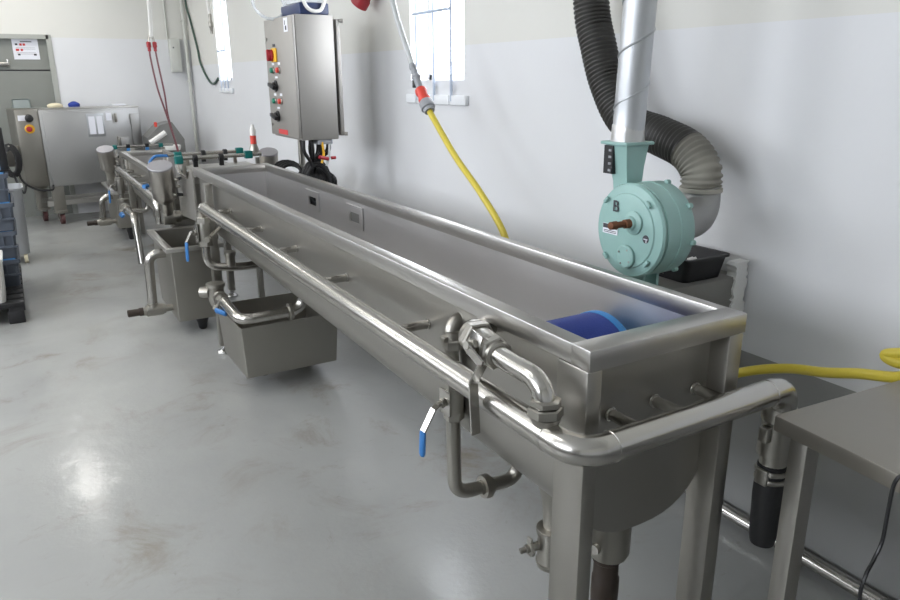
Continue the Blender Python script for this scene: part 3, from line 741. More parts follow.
# ------------------------------------------------------------------ control cabinet
cb = thing('control_cabinet', (.72, 3.6, 1.265), 'stainless control cabinet with red and yellow main switch hanging above the trough', 'control cabinet')
cx0, cx1, cy0, cy1, cz0, cz1 = .578, .84, 3.37, 3.92, 1.265, 2.0
MB().box((cx0+.02, cy0, cz0), (cx1, cy1, cz1), .006).build('body', 'box', cb)
MB().box((cx0, cy0+.004, cz0+.012), (cx0+.018, cy1, cz1-.006), .004).build('door', 'box', cb)
m = MB().box((cx1+.02, cy0+.01, cz0+.02), (cx1+.045, cy1-.02, cz1-.02), .003)
for zz in (cz0+.03, cz1-.03): m.cyl((cx1+.045, cy0+.01, zz), (cx1+.06, cy0, zz), .012, 10)
m.build('back_rail', 'box', cb)
m = MB().box((.69, 3.70, .004), (.725, 3.74, cz0+.01), .004); m.box((.64, 3.52, 0), (.82, 3.74, .008)); m.build('post', 'frame', cb)
dx = cx0
def on_door(y, z): return V((dx, y, z))
# main switch
s = MB().box((dx-.010, 3.69, 1.735), (dx, 3.79, 1.82), .004).build('main_switch', 'yellow', cb)
r_ = Matrix.Rotation(math.radians(0), 3, 'X')
MB().lathe((dx-.010, 3.765, 1.777), (-1, 0, 0), [(0, .036), (.012, .036), (.013, .026), (.025, .024)], 20).build('switch_dial', 'red', s)
MB().box((dx-.045, 3.753, 1.742), (dx-.022, 3.778, 1.812), .005).build('switch_handle', 'red', s)
MB().box((dx-.002, 3.715, 1.828), (dx, 3.765, 1.845)).build('switch_plate', 'ink', s, flat=True)
for y, z, mt, nm in ((3.785, 1.685, 'green', 'green'), (3.665, 1.685, 'orange', 'red'), (3.785, 1.495, 'green', 'green'), (3.665, 1.495, 'orange', 'red')):
    b = MB().lathe((dx, y, z), (-1, 0, 0), [(0, .022), (.006, .022), (.009, .019)], 18).build('push_button', 'fitting', cb)
    MB().lathe((dx-.009, y, z), (-1, 0, 0), [(0, .017), (.012, .017), (.015, .013)], 16).build('button_cap', mt, b)
    MB().box((dx-.0015, y-.022, z+.032), (dx, y+.022, z+.048)).build('button_label', 'paper', cb, flat=True)
for z in (1.588, 1.398):
    k = MB().lathe((dx, 3.755, z), (-1, 0, 0), [(0, .036), (.008, .036), (.010, .026), (.022, .025)], 20).build('rotary_switch', 'black', cb)
    MB().box((dx-.045, 3.69, z-.012), (dx-.02, 3.80, z+.012), .005, rot=Matrix.Rotation(math.radians(12), 3, 'X')).build('switch_knob', 'black', k)
    MB().box((dx-.0015, 3.71, z+.048), (dx, 3.76, z+.060)).build('button_label', 'paper', cb, flat=True)
MB().box((dx-.0015, 3.58, 1.288), (dx, 3.76, 1.318)).build('name_plate', 'redink', cb, flat=True)
p = MB().box((dx-.0015, 3.45, 1.905), (dx, 3.52, 1.985)).build('sticker', 'paper', cb, flat=True)
m = MB(); m.box((dx-.0022, 3.47, 1.915), (dx-.0012, 3.495, 1.94)); m.box((dx-.0022, 3.49, 1.945), (dx-.0012, 3.502, 1.97)); m.build('sticker_print', 'ink', p, flat=True)
for zz in (1.34, 1.88): MB().lathe((dx, 3.89, zz), (-1, 0, 0), [(0, .010), (.004, .010)], 10).build('door_lock', 'fitting', cb)
m = MB().box((.70, 3.38, 1.235), (.80, 3.47, 1.266), .004); m.build('gland_plate', 'greyplastic', cb)
# cables below
cbn = thing('cable_bundle', (.70, 3.45, .9), 'bundle of looped black cables hanging below the control cabinet', 'cables')
random.seed(5)
for i in range(15):
    a = random.uniform(-1, 1); x0 = .615+.0135*i; y0_ = 3.40+.05*(i % 4)
    xe = .58+.016*i
    pts = [(x0, y0_, 1.262), (x0+.008*a, y0_, 1.19), (.665+.010*i*.6, 3.42+.01*i, 1.10), (xe+.02, 3.44, 1.01), (xe+.01+.02*a, 3.46, .90), (xe+.05, 3.5, .80), (.80, 3.54, .72), (.90, 3.5, .80), (.84, 3.46, .96)]
    MB().tube(catmull(pts, 6), .009 if i % 2 else .011, 8).build('cable', 'black', cbn)
for i in range(4):
    r_ = .085+.014*i
    pts = [(.615+r_*.7*math.cos(u), 3.66+.03*i+.05*math.sin(u), 1.05+r_*.40*math.sin(u)) for u in [2*PI*k/14 for k in range(15)]]
    MB().tube(pts, .011, 8, cap=False).build('coiled_cable', 'rubber', cbn)
for i in range(3):
    r_ = .10+.012*i
    pts = [(.70+r_*.8*math.cos(u), 3.42+.015*i, .98+r_*1.25*math.sin(u)) for u in [2*PI*k/18 for k in range(19)]]
    MB().tube(pts, .011, 8, cap=False).build('coiled_cable', 'rubber', cbn)
m = MB().tube(catmull([(.73, 3.385, 1.25), (.735, 3.38, 1.18), (.715, 3.37, 1.12)]), .008, 8); m.build('yellow_wire', 'yellow', cbn)
m = MB().cyl((.70, 3.37, 1.16), (.76, 3.37, 1.145), .012, 10); m.cyl((.78, 3.37, 1.15), (.81, 3.37, 1.15), .010, 10); m.build('red_plug', 'red', cbn)
m = MB().tube(catmull([(.78, 3.39, 1.25), (.77, 3.38, 1.17), (.75, 3.38, 1.10)]), .008, 8); m.build('grey_wire', 'palegrey', cbn)
# on top of the cabinet
o = thing('tool_case', (.72, 3.58, 2.0), 'navy blue tool case lying on top of the control cabinet', 'case')
MB().box((.64, 3.40, 2.0), (.83, 3.75, 2.07), .012).build('body', 'navy', o)
MB().box((.65, 3.41, 2.07), (.82, 3.74, 2.16), .012).build('lid', 'clear', o)
MB().tube(catmull([(.655, 3.39, 2.11), (.68, 3.385, 2.045), (.72, 3.38, 2.02), (.77, 3.38, 2.03), (.80, 3.385, 2.09), (.81, 3.39, 2.13)]), .011, 10).build('carry_cord', 'whiteplastic', o)
o = MB()
pts = [(.57+.10*math.cos(u), 3.76+.13*math.sin(u)*.4, 2.085+.095*math.sin(u)) for u in [2*PI*k/20 for k in range(21)]]
o.tube(pts, .010, 8, cap=False); o = o.build('clear_hose', 'clear'); tag(o, 'clear plastic hose loop leaning on the top far edge of control cabinet', 'hose')
# red wall socket
o = thing('wall_socket', (1.17, 3.52, 2.05), 'red industrial power socket on the wall above the control cabinet', 'socket')
MB().box((1.10, 3.42, 2.12), (WX, 3.58, 2.32), .012).build('back_box', 'greyplastic', o)
MB().lathe((1.14, 3.53, 2.16), (-.25, .45, -.6), [(0, .045), (.04, .05), (.05, .056), (.10, .058), (.105, .045)], 20).build('socket_cap', 'red', o)

# ------------------------------------------------------------------ hanging hose
hs = thing('water_hose', (.85, 2.2, 0), 'yellow water hose hanging from a pale grey drop hose with a red connector', 'hose')
MB().tube(catmull([(.85, 3.05, CZ), (.85, 2.78, 2.45), (.85, 2.578, 2.02), (.85, 2.49, 1.869), (.85, 2.43, 1.782), (.85, 2.373, 1.696)]), .015, 12).build('drop_hose', 'palegrey', hs)
def seg(a, b, prof, mat, name, par):
    a, b = V(a), V(b); d = b-a; return MB().lathe(a, d, [(d.length*h, r) for h, r in prof], 16).build(name, mat, par)
seg((.85, 2.375, 1.70), (.85, 2.335, 1.645), [(0, .015), (.3, .020), (.5, .014), (.7, .018), (1, .012)], 'greyplastic', 'hose_clip', hs)
v = seg((.85, 2.338, 1.648), (.85, 2.285, 1.572), [(0, .020), (.15, .024), (.3, .018), (.8, .018), (.85, .024), (1, .024)], 'greyplastic', 'hose_valve', hs)
MB().box((.842, 2.335, 1.585), (.858, 2.362, 1.625), .004).build('valve_tab', 'black', v)
seg((.85, 2.290, 1.578), (.85, 2.238, 1.520), [(0, .028), (.2, .031), (.5, .025), (.8, .031), (1, .028)], 'orange', 'red_connector', hs)
seg((.85, 2.240, 1.522), (.85, 2.195, 1.475), [(0, .030), (.15, .036), (.7, .036), (.75, .029), (1, .027)], 'greyplastic', 'hose_nut', hs)
MB().tube(catmull([(.85, 2.20, 1.48), (.85, 2.165, 1.448), (.85, 1.95, 1.275), (.85, 1.72, 1.125), (.85, 1.53, .965), (.80, 1.40, .80), (.66, 1.20, .62), (.545, .98, .55), (.535, .62, .56), (.60, .43, .64), (.80, .37, .71), (.98, .34, .722), (1.02, .23, .762), (1.0, .10, .80), (1.0, -.0, .832), (1.0, -.105, .860), (1.0, -.155, .902), (1.0, -.23, .935), (1.02, -.42, .99), (1.04, -.52, 1.01), (1.06, -.45, 1.0), (1.03, -.22, .96), (1.005, -.10, .925), (1.0, -.062, .908), (1.0, -.10, .899), (1.012, -.165, .9175), (1.03, -.28, .917), (1.05, -.6, .917), (1.0, -.9, .917), (.80, -.95, .917)], 8), .0155, 12).build('yellow_hose', 'hose', hs)

# ------------------------------------------------------------------ blower
pl = thing('wall_shelf', (.9, .8, .80), 'grey shelf block on the wall carrying the mint green blower and black tray', 'shelf')
MB().box((.63, .56, .80), (1.155, .74, .962), .006).build('block', 'plinth', pl)
m = MB()
for yy in (.62, .71): m.box((.70, yy-.02, .76), (WX, yy+.02, .802)); m.poly([(WX-.03, yy-.02, .45), (WX, yy-.02, .45), (WX, yy-.02, .77), (.80, yy-.02, .77)], (0, .03, 0))
m.build('bracket', 'frame', pl)
MB().box((1.15, .60, .80), (WX, .74, .955), .004).build('wall_plate', 'plinth', pl)
random.seed(3)
lft, rgt = [], []
for k in range(34):
    z = .70+.0095*k
    lft.append((1.148+random.uniform(-.014, .006), .552, z)); rgt.append((1.205+random.uniform(-.006, .010), .552, z))
f = MB().poly(lft+rgt[::-1], (0, .04, 0))
f.build('foam_edge', 'foam', pl, flat=True)['label'] = 'ragged white foam edge'
bl = thing('blower', (.75, .60, .962), 'mint green round blower with a rusty shaft standing behind the trough', 'blower')
bc = V((.66, .592, 1.174)); BR = .148
n = V((-1, 0.02, 0)).normalized(); D = -n
MB().lathe(bc, D, [(0, BR*.80), (.004, BR*.86), (.006, BR*.97), (.014, BR*1.0), (.020, BR*.985), (.021, BR*.955), (.028, BR*.955), (.030, BR*.985), (.08, BR*.985), (.082, BR*1.0), (.090, BR*1.0), (.092, BR*.985), (.135, BR*.985), (.142, BR*.95), (.150, BR*.7)], 64).build('housing', 'mint', bl)
MB().lathe(bc+n*.006, D, [(0, BR*.74), (.002, BR*.78), (.012, BR*.82)], 48).build('front_cover', 'mint', bl)
up = V((0, 0, 1)); sd = V((0, 1, 0))   # +Y is image-left on this face
def fp(a, b, off=0.): return bc+sd*a+up*b+n*(.008+off)
b = MB().lathe(fp(-.035, .032), n, [(0, .036), (.006, .036), (.010, .030), (.012, .022), (.020, .020)], 28).build('bearing_cap', 'mint', bl)
for k in range(3):
    a = 2*PI*k/3+.4; MB().lathe(fp(-.035+.028*math.cos(a), .032+.028*math.sin(a), .006), n, [(0, .004), (.003, .004)], 8).build('bolt', 'fitting', b)
MB().lathe(fp(-.035, .032, .01), n, [(0, .014), (.03, .014), (.031, .010), (.06, .010), (.062, .013), (.085, .012), (.087, .008)], 16).build('shaft', 'rust', bl)
b = MB().lathe(fp(-.012, -.078), n, [(0, .037), (.008, .037), (.012, .032)], 28).build('inspection_cover', 'mint', bl)
for k in range(4):
    a = 2*PI*k/4+.5; MB().lathe(fp(-.012+.026*math.cos(a), -.078+.026*math.sin(a), .011), n, [(0, .0035), (.002, .0035)], 8).build('bolt', 'fitting', b)
p = MB().box(fp(.068, -.004)-V((.0008, .034, .016)), fp(.068, -.004)+V((.0008, .034, .016))); p = p.build('type_plate', 'paper', bl, flat=True)
q = MB().box(fp(.068, .004, .001)-V((.0006, .032, .007)), fp(.068, .004, .001)+V((.0006, .032, .007))); 
for zz in (-.010, -.015): q.box(fp(.068, zz, .001)-V((.0006, .028, .001)), fp(.068, zz, .001)+V((.0006, .028, .001)))
q.build('plate_print', 'ink', p, flat=True)
text_part('lettering', 'B', .052, fp(.048, .070, .0012), (0, -1, 0), (0, 0, 1), 'ink', bl)
MB().lathe(fp(-.088, -.010, 0), n, [(0, .0125), (.0012, .0125)], 24).build('arrow_sticker', 'ink', bl)
m = MB(); m.box(fp(-.088, -.010, .0018)-V((.0003, .008, .0016)), fp(-.088, -.010, .0018)+V((.0003, .008, .0016))); m.box(fp(-.091, -.015, .0018)-V((.0003, .0016, .006)), fp(-.091, -.015, .0018)+V((.0003, .0016, .006))); m.build('sticker_mark', 'paper', bl, flat=True)
for k in range(4):
    a = math.radians(42+90*k); c_ = bc+sd*math.cos(a)*BR*.86+up*math.sin(a)*BR*.86
    MB().box(c_+n*.006-V((.006, .012, .006)), c_+n*.006+V((.006, .012, .006)), .004, rot=Matrix.Rotation(a+PI/2, 3, 'X')).build('clamp_lug', 'mint', bl)
for k in range(8):
    a = math.radians(10+45*k); c_ = bc+D*.13+sd*math.cos(a)*BR*.99+up*math.sin(a)*BR*.99
    MB().lathe(c_, n, [(-.008, .006), (-.006, .009), (.008, .009), (.010, .006)], 10).build('bolt', 'mint', bl)
# outlet: tapered neck up to the flange
ox, oy = .745, .705
nk = MB()
def rect(z, hx, hy, cx, cy): return [V((cx-hx, cy-hy, z)), V((cx+hx, cy-hy, z)), V((cx+hx, cy+hy, z)), V((cx-hx, cy+hy, z))]
nk.rings([rect(1.22, .030, .030, ox, .685), rect(1.31, .032, .032, ox, .693), rect(1.36, .038, .038, ox, .70), rect(1.432, .048, .048, ox, oy)])
nk.build('outlet_neck', 'mint', bl)
MB().box((ox-.060, oy-.060, 1.427), (ox+.060, oy+.060, 1.437), .003).build('outlet_flange', 'mint', bl)
gr = MB().box((ox-.052, oy+.008, 1.335), (ox-.034, oy+.048, 1.424)).build('vent_grille', 'black', bl, flat=True)
for k in range(4): MB().box((ox-.055, oy+.012, 1.343+.021*k), (ox-.050, oy+.024, 1.350+.021*k)).build('vent_slat', 'greyplastic', gr, flat=True)
m = MB(); m.box((.69, .53, .962), (.80, .70, .974), .003); m.box((.71, .56, .97), (.72, .65, 1.06)); m.box((.77, .56, .97), (.78, .65, 1.06)); m.box((.69, .50, .962), (.72, .54, .974), .003); m.build('foot', 'mint', bl)
# spiral duct
sd_ = thing('spiral_duct', (ox, oy, 1.437), 'galvanised spiral duct rising from the green blower', 'duct')
LEAN = -.04
m = MB().lathe((ox, oy, 1.437), (0, LEAN, 1), [(0, .054), (.006, .050), (.10, .050), (CZ-1.437, .050)], 40); m.build('tube', 'galv', sd_)
pts = [(ox+.0505*math.cos(u), oy+.0505*math.sin(u)+LEAN*(.043+.155*u/(2*PI)), 1.48+.155*u/(2*PI)) for u in [2*PI*k/28 for k in range(int(28*(CZ-1.49)/.155))]]
MB().tube(pts, .0032, 6).build('spiral_seam', 'galv', sd_)
MB().lathe((ox, oy, 1.437), (0, 0, 1), [(0, .0535), (.01, .053), (.035, .0515), (.05, .0512), (.052, .050)], 32).build('tape_wrap', plain('silver_tape', (.55, .55, .54), .35, metal=.6, bump=.8, scale=50), sd_)
# flexible hose: black part, dusty end, sheet elbow
fh = thing('flexible_duct', (1.0, .8, 1.0), 'ribbed black flexible duct curling behind the spiral duct into the blower', 'duct')
path = catmull([(1.02, 1.30, CZ), (1.02, 1.27, 2.3), (1.02, 1.23, 1.91), (1.02, 1.178, 1.748), (1.02, 1.11, 1.604), (1.02, 1.0, 1.477), (1.02, .83, 1.433), (1.02, .705, 1.395), (1.02, .640, 1.338), (1.02, .630, 1.272)], 40)
def resample(P, step):
    out = [P[0]]; acc = 0
    for a, b in zip(P, P[1:]):
        l = (b-a).length
        while acc+l >= step:
            t_ = (step-acc)/l; a = a.lerp(b, t_); out.append(a); l = (b-a).length; acc = 0
        acc += l
    return out
rp = resample(path, .0041); n_ = len(rp); cut = next(i for i, q in enumerate(rp) if q.y < .70 and q.z < 1.45)
def ribs(i0, i1, r): return [r+(.0065 if (i % 4) in (0, 1) else 0.) for i in range(i0, i1)]
MB().tube(rp[:cut], ribs(0, cut, .062), 24).build('black_hose', 'flex', fh, ang=60)
MB().tube(rp[cut-1:], ribs(cut-1, n_, .062), 24).build('dusty_hose', 'dusty', fh, ang=60)
el = catmull([(1.02, .630, 1.275), (1.02, .625, 1.245), (1.005, .615, 1.21), (.965, .60, 1.185), (.90, .592, 1.176), (.808, .592, 1.175)], 6)
MB().tube(el, .062, 24).build('sheet_elbow', plain('dull_zinc', (.33, .33, .32), .5, metal=.55, bump=.3, scale=120, var=.25), fh)
MB().lathe((1.02, .630, 1.262), (0, 0, 1), [(0, .063), (.002, .071), (.014, .071), (.016, .064)], 24).build('hose_band', 'band', fh)
# black tray with odds and ends
o = thing('plastic_tray', (1.02, .75, .963), 'black plastic tray on the shelf to the right of the green blower', 'tray')
MB().bin((.925, .570, .963), (1.125, .93, 1.047), .90, .006, r=.02, rimw=.008, rimh=.008).build('tray_body', 'tray', o)
o = thing('pipe_fitting', (1.02, .66, .975), 'small pale pipe fitting lying in the black tray', 'fitting')
MB().lathe((1.0, .66, 1.005), (.8, -.5, .35), [(0, .012), (.02, .012), (.021, .016), (.04, .016), (.041, .012), (.05, .012)], 14).build('body', 'whiteplastic', o)
MB().lathe((1.0, .66, 1.005), (.8, -.5, .35), [(-.075, .016), (.0, .016)], 12).build('collar', 'fitting', o)

# ------------------------------------------------------------------ steel table
tb = thing('steel_table', (.82, -.5, 0), 'stainless steel work table at the right edge of the picture', 'table')
a_ = math.radians(-4.5)
c0 = V((.444, -.130, 0)); ex = V((math.cos(a_), math.sin(a_), 0)); ey = V((math.sin(a_), -math.cos(a_), 0))
def tq(u, v, z): return c0+ex*u+ey*v+V((0, 0, z))
TW, TD = .70, 1.30
def tslab(m, u0, u1, v0, v1, z0, z1, bev=0.):
    c_ = tq((u0+u1)/2, (v0+v1)/2, (z0+z1)/2); h_ = V(((u1-u0)/2, (v1-v0)/2, (z1-z0)/2))
    m.box(c_-h_, c_+h_, bev, rot=Matrix.Rotation(a_, 3, 'Z'))
m = MB(); tslab(m, 0, TW, 0, TD, .862, .90, .003); m.build('table_top', 'table', tb)
for u in (.03, TW-.075):
    for v_ in (.025, TD-.07):
        m = MB(); tslab(m, u, u+.045, v_, v_+.045, .0, .864, .003); m.build('leg', 'frame', tb)
m = MB(); tslab(m, .05, TW-.05, .05, TD-.05, .20, .225); m.build('shelf', 'dull', tb) if False else m.bm.free()
o = MB().tube(catmull([(.415, -.75, .912), (.418, -.60, .913), (.4205, -.5, .9135), (.408, -.44, .912), (.3985, -.425, .895), (.404, -.42, .83), (.404, -.42, .76), (.385, -.42, .722), (.355, -.425, .698), (.345, -.43, .64), (.35, -.47, .50), (.37, -.5, .30), (.36, -.55, .008), (.2, -.8, .006)]), .0038, 8).build('power_cord', 'black')
tag(o, 'thin black cord hanging over the edge of the steel table', 'cord')

# ------------------------------------------------------------------ left-hand stack
pt_ = thing('plastic_pallet', (-1.45, 5.2, 0), 'black plastic pallet under the crate stack at the left edge', 'pallet')
m = MB()
for k in range(9): m.box((-1.85, 4.66+.145*k, .115), (-1.055, 4.66+.145*k+.11, .15), .003)
for x in (-1.85, -1.5, -1.155): m.box((x, 4.66, .09), (x+.10, 5.93, .12))
m.build('deck', 'pallet', pt_)
for x in (-1.84, -1.5, -1.165):
    for y in (4.66, 5.22, 5.80): MB().box((x, y, 0), (x+.10, y+.12, .095), .006).build('foot', 'pallet', pt_)
zs = [(.15, .355), (.36, .565), (.57, .765), (.78, .985)]
lab = ['grey-blue crate on the black pallet, lowest of the stack', 'grey-blue crate second from the bottom of the left-hand stack', 'grey-blue crate third from the bottom of the left-hand stack', 'grey-blue crate on top of the left-hand stack']
proto = None
off = [(.02, 0), (.012, .01), (.028, .0), (.022, .015)]
for i, (za, zb) in enumerate(zs):
    if proto is None:
        r_ = thing('stacking_crate', (-1.25, 5.45, za), lab[0], 'crate', 'stacked grey-blue crates')
        k = MB(); k.bin((-1.45, 5.15, za), (-1.05, 5.75, zb), .93, .008, r=.02, rimw=.010, rimh=.03)
        for x in [-1.44+.06*j for j in range(7)]: k.box((x, 5.137, za+.09), (x+.008, 5.16, zb-.03))
        k.box((-1.45, 5.138, za+.085), (-1.05, 5.16, za+.097)); k.build('crate_body', 'crate', r_)
        b = MB().box((-1.30, 5.130, zb-.075), (-1.20, 5.15, zb-.035), .006).build('handle_slot', 'black', r_)
        l_ = MB(); rr = []
        l_.box((-1.43, 5.17, zb-.03), (-1.065, 5.73, zb+.004), .014); l_.build('liner', 'liner', r_)
        proto = r_
    else:
        r_ = proto.copy(); COL.objects.link(r_); r_['label'] = lab[i]
        r_.location = (-1.25+off[i][0], 5.45+off[i][1], za)
        for ch in list(proto.children):
            c_ = ch.copy(); COL.objects.link(c_); c_.parent = r_
o = thing('push_handle', (-1.04, 5.3, .99), 'black upright handle standing on the top crate', 'handle')
MB().box((-1.06, 5.28, .99), (-1.005, 5.32, 1.31), .01).build('post', 'black', o); MB().box((-1.26, 5.27, .99), (-1.00, 5.33, 1.002), .003).build('base', 'black', o)
o = thing('white_tub', (-1.38, 4.85, .15), 'white plastic tub on the pallet in front of the crates', 'tub')
MB().bin((-1.62, 4.68, .151), (-1.145, 5.08, .455), .93, .01, r=.05, rimw=.008, rimh=.02).build('tub_body', 'whiteplastic', o)
o = thing('steel_bin', (-1.2, 6.9, 0), 'steel bin on small wheels behind the crate stack', 'bin')
MB().bin((-1.40, 6.60, .09), (-.945, 7.0, .70), .90, .006, r=.06, rimw=.012, rimh=.02).build('bin_body', 'galv', o)
for x in (-1.33, -1.01):
    for y in (6.66, 6.94): MB().cyl((x-.015, y, .045), (x+.015, y, .045), .045, 16).build('wheel', 'cream', o)

# ------------------------------------------------------------------ machine on casters at the far wall
mc = thing('steel_machine', (-.655, 8.56, 0), 'stainless machine cabinet on casters in front of the far wall', 'machine', rz=math.radians(10))
def ml(m, name, mat, par=None, **k): return m.build(name, mat, par or mc, local=True, **k)
ml(MB().box((0, 0, .45), (1.10, .46, 1.31), .006), 'body', 'machine')
ml(MB().box((.03, -.018, .475), (.97, 0, 1.285), .005), 'door', 'machine')
ml(MB().box((-.235, .02, .46), (-.002, .45, 1.325), .006), 'control_column', 'dull')
k = ml(MB().box((.985, -.02, .86), (1.09, -.002, 1.24), .004), 'hinge_cover', 'machine')
for z in (1.20, .93): ml(MB().box((.80, -.05, z-.05), (.825, -.016, z+.05), .004), 'hinge', 'fitting')
ml(MB().box((.83, -.06, .83), (.93, -.02, .97), .006), 'latch_box', 'machine')
ml(MB().box((.02, .05, 1.31), (1.12, .45, 1.325), .003), 'top_plate', 'rim')
k = ml(MB().box((.485, -.023, .99), (.68, -.017, 1.255), .002), 'notice_plate', 'galv')
ml(MB().box((.505, -.026, 1.02), (.575, -.022, 1.225)).box((.595, -.026, 1.02), (.66, -.022, 1.225)), 'pale_panel', 'paper', None, flat=True)  # two plain pale rectangles on the plate
ml(MB().box((.705, -.022, 1.17), (.765, -.017, 1.26)), 'sticker', 'paper', flat=True)
k = ml(MB().box((-.21, .012, 1.20), (-.10, .021, 1.26)), 'label_plate', 'paper', flat=True)
for z, cc in ((1.225, 'black'), (1.11, 'red')):
    if cc == 'black': ml(MB().lathe((-.10, .02, z), (0, -1, 0), [(0, .045), (.02, .042), (.05, .036), (.055, .025)], 18), 'selector_knob', 'black')
    else:
        ml(MB().lathe((-.11, .02, z), (0, -1, 0), [(0, .05), (.015, .05), (.02, .045)], 20), 'emergency_plate', 'yellow')
        ml(MB().lathe((-.125, .0, z), (0, -1, 0), [(0, .025), (.03, .03), (.045, .03), (.05, .02)], 18), 'emergency_stop', 'red')
for x, y in ((.01, .02), (.80, .02), (-.10, .36), (.95, .36)):
    lg = ml(MB().box((x, y, .16), (x+.13, y+.06, .46), .003), 'leg', 'dull')
    ml(MB().box((x+.0, y-.02, .135), (x+.13, y+.10, .165), .003), 'caster_plate', 'dull')
    w_ = MB().cyl((x+.05, y+.03, .058), (x+.09, y+.03, .058), .058, 22); ml(w_, 'caster_wheel', plain('caster_tyre', (.08, .03, .03), .5))
    ml(MB().box((x+.035, y+.01, .06), (x+.045, y+.055, .14)).box((x+.095, y+.01, .06), (x+.105, y+.055, .14)), 'caster_fork', 'pipe')
ml(MB().box((-.05, .03, .22), (1.05, .08, .28), .003).box((-.05, .36, .22), (1.05, .41, .28), .003), 'lower_bar', 'rim')
ml(MB().box((-.42, .10, .70), (-.234, .13, .93), .003), 'side_bracket', 'dull')
ml(MB().tube(catmull([(-.30, .05, .75), (-.28, -.02, .55), (-.15, -.03, .44), (.0, -.03, .42), (.03, .0, .47)]), .012, 8), 'mains_cable', 'rubber')
o = MB().lathe((-.47, 8.72, 1.333), (0, 0, 1), [(0, .08), (.02, .085), (.035, .07), (.045, .04), (.048, .01)], 18).build('folded_cloth', 'cream'); tag(o, 'cream cloth on top of the machine, left of the blue cap', 'cloth')
o = MB().lathe((-.27, 8.76, 1.333), (0, 0, 1), [(0, .06), (.03, .065), (.045, .05), (.06, .02), (.062, .005)], 20).build('blue_cap', 'deepblue'); tag(o, 'dark blue cap lying on top of the machine', 'cap')
o = MB().box((.15, 8.80, 1.334), (.30, 8.95, 1.352), .006).build('paper_stack', 'paper'); tag(o, 'white paper lying on the right part of the machine top', 'paper')
# cable coil hanging at the machine's left
o = thing('cable_coil', (-1.0, 8.45, .5), 'coiled black cable hanging left of the machine', 'cable')
for i in range(5):
    rx, rz_ = .055+.012*i, .13+.012*i
    MB().tube([(-1.0+rx*math.cos(u)*.9, 8.40+.012*i, .78+rz_*math.sin(u)) for u in [2*PI*k/20 for k in range(21)]], .012, 8, cap=False).build('loop', 'rubber', o)
MB().tube(catmull([(-1.0, 8.42, .64), (-.97, 8.42, .50), (-.93, 8.42, .42), (-.90, 8.44, .50)]), .012, 8).build('tail', 'rubber', o)
MB().cyl((-1.0, 8.38, .945), (-1.0, 8.62, .925), .010, 8).build('hook', 'fitting', o)

# ------------------------------------------------------------------ hanging drops in the background
o = thing('red_hose_drop', (.40, 7.0, .95), 'pair of thin red hoses hanging from a white drop pipe before the far wall', 'hose')
MB().tube(catmull([(.405, 7.0, CZ), (.402, 7.0, 2.6), (.393, 7.0, 2.2), (.38, 7.0, 2.03)]), .018, 12).build('drop_pipe', 'whiteplastic', o)
MB().tube(catmull([(.38, 7., 2.06), (.36, 7., 2.02), (.352, 7., 1.98)]), .011, 8).tube(catmull([(.38, 7., 2.06), (.40, 7., 2.02), (.405, 7., 1.98)]), .011, 8).build('splitter', 'fitting', o)
for x in (.352, .408): MB().lathe((x, 7., 1.99), (0, 0, -1), [(0, .016), (.01, .022), (.05, .022), (.055, .016), (.09, .016)], 12).build('connector', 'red', o)
MB().tube(catmull([(.352, 7., 1.91), (.355, 7., 1.82), (.385, 7., 1.55), (.435, 7., 1.32), (.48, 7., 1.10), (.515, 7., .93), (.52, 7., .80)]), .009, 8).build('red_hose', 'redhose', o)
MB().tube(catmull([(.408, 7., 1.91), (.42, 7.01, 1.78), (.45, 7.02, 1.5), (.458, 7.02, 1.28), (.495, 7.02, 1.05), (.53, 7.02, .80)]), .009, 8).build('red_hose', 'redhose', o)
o = thing('air_drop', (.9, 6.7, 2.05), 'white air hose with metal coupling hanging near the far window', 'hose')
MB().tube(catmull([(.90, 6.76, CZ), (.90, 6.755, 2.5), (.90, 6.74, 2.36), (.90, 6.70, 2.24)]), .016, 10).build('hose', 'whiteplastic', o)
MB().lathe((.90, 6.70, 2.25), (0, -.05, -1), [(0, .012), (.03, .018), (.06, .012), (.09, .022), (.13, .022), (.14, .014), (.19, .014)], 12).build('coupling', 'fitting', o)
MB().box((.892, 6.645, 2.10), (.908, 6.69, 2.12), .003).build('coupling_lever', 'fitting', o)

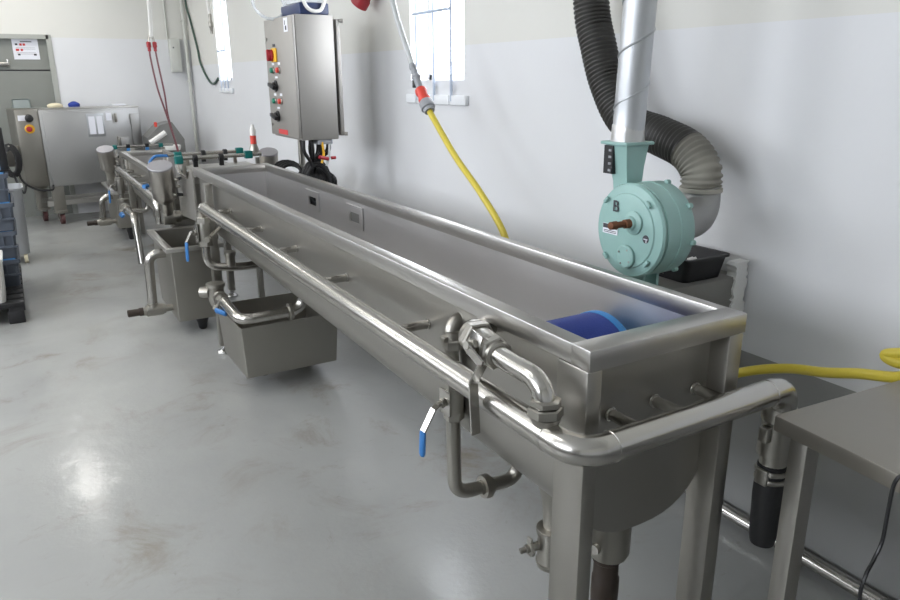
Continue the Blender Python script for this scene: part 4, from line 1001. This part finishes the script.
# ------------------------------------------------------------------ lamps
LAMPS = [(-1.6, 1.6), (-1.6, 4.4), (-.78, 8.0), (-3.0, 3.0), (-3.0, 6.5)]
for i, (x, y) in enumerate(LAMPS):
    o = thing('ceiling_lamp', (x, y, CZ-.08), 'long white fluorescent lamp under the ceiling', 'lamp', 'ceiling lamps')
    MB().box((x-.12, y-.65, CZ-.07), (x+.12, y+.65, CZ), .01).build('housing', 'windowframe', o)
    MB().box((x-.10, y-.62, CZ-.085), (x+.10, y+.62, CZ-.07), .004).build('diffuser', 'lamp', o)
    ld = bpy.data.lights.new('lamp_light', 'AREA'); ld.shape = 'RECTANGLE'; ld.size = .22; ld.size_y = 1.25
    ld.energy = {0: 3, 1: 6, 2: 7, 3: 6, 4: 5}[i]; ld.color = (1, .97, .93)
    lo = bpy.data.objects.new('lamp_light', ld); COL.objects.link(lo); lo.location = (x, y, CZ-.10)
# daylight: bright overcast sky outside the windows
wd = bpy.data.worlds.new('sky'); scene.world = wd; wd.use_nodes = True
bg = wd.node_tree.nodes['Background']; bg.inputs[0].default_value = (.975, .98, 1, 1); bg.inputs[1].default_value = 6.
for (sx, wx_, (y0, y1, z0, z1)) in [(1, WX+.21, q) for q in WIN]+[(-1, LX-.19, q) for q in ADDED_WIN]:
    ld = bpy.data.lights.new('window_portal', 'AREA'); ld.shape = 'RECTANGLE'; ld.size = z1-z0; ld.size_y = y1-y0
    ld.cycles.is_portal = True
    lo = bpy.data.objects.new('window_portal', ld); COL.objects.link(lo)
    lo.location = (wx_, (y0+y1)/2, (z0+z1)/2); lo.rotation_euler = (0, PI/2*sx, 0)

# ------------------------------------------------------------------ camera
Rm = [(0.861, -0.508, -0.006), (-0.154, -0.250, -0.956), (0.484, 0.824, -0.293)]
p_, yw, rl = .2978, -.5312, -.0066
f_ = V((-math.sin(yw)*math.cos(p_), math.cos(yw)*math.cos(p_), -math.sin(p_)))
r_ = V((math.cos(yw), math.sin(yw), 0)); u_ = r_.cross(f_)
r2 = r_*math.cos(rl)+u_*math.sin(rl); u2 = -r_*math.sin(rl)+u_*math.cos(rl)
cam = bpy.data.cameras.new('camera'); cam.sensor_width = 36; cam.lens = 725.62/900*36; cam.clip_start = .02
co = bpy.data.objects.new('camera', cam); COL.objects.link(co)
mw = Matrix((r2, u2, -f_)).transposed().to_4x4(); mw.translation = V((-.9447, -1.0452, 1.6353)); co.matrix_world = mw
scene.camera = co
scene.view_settings.view_transform = 'Standard'; scene.view_settings.look = 'None'; scene.view_settings.gamma = 1
scene.view_settings.use_curve_mapping = False; scene.view_settings.exposure = 1.3
scene.cycles.use_denoising = True
scene.cycles.max_bounces = 10; scene.cycles.diffuse_bounces = 6; scene.cycles.glossy_bounces = 6
scene.cycles.sample_clamp_indirect = 6
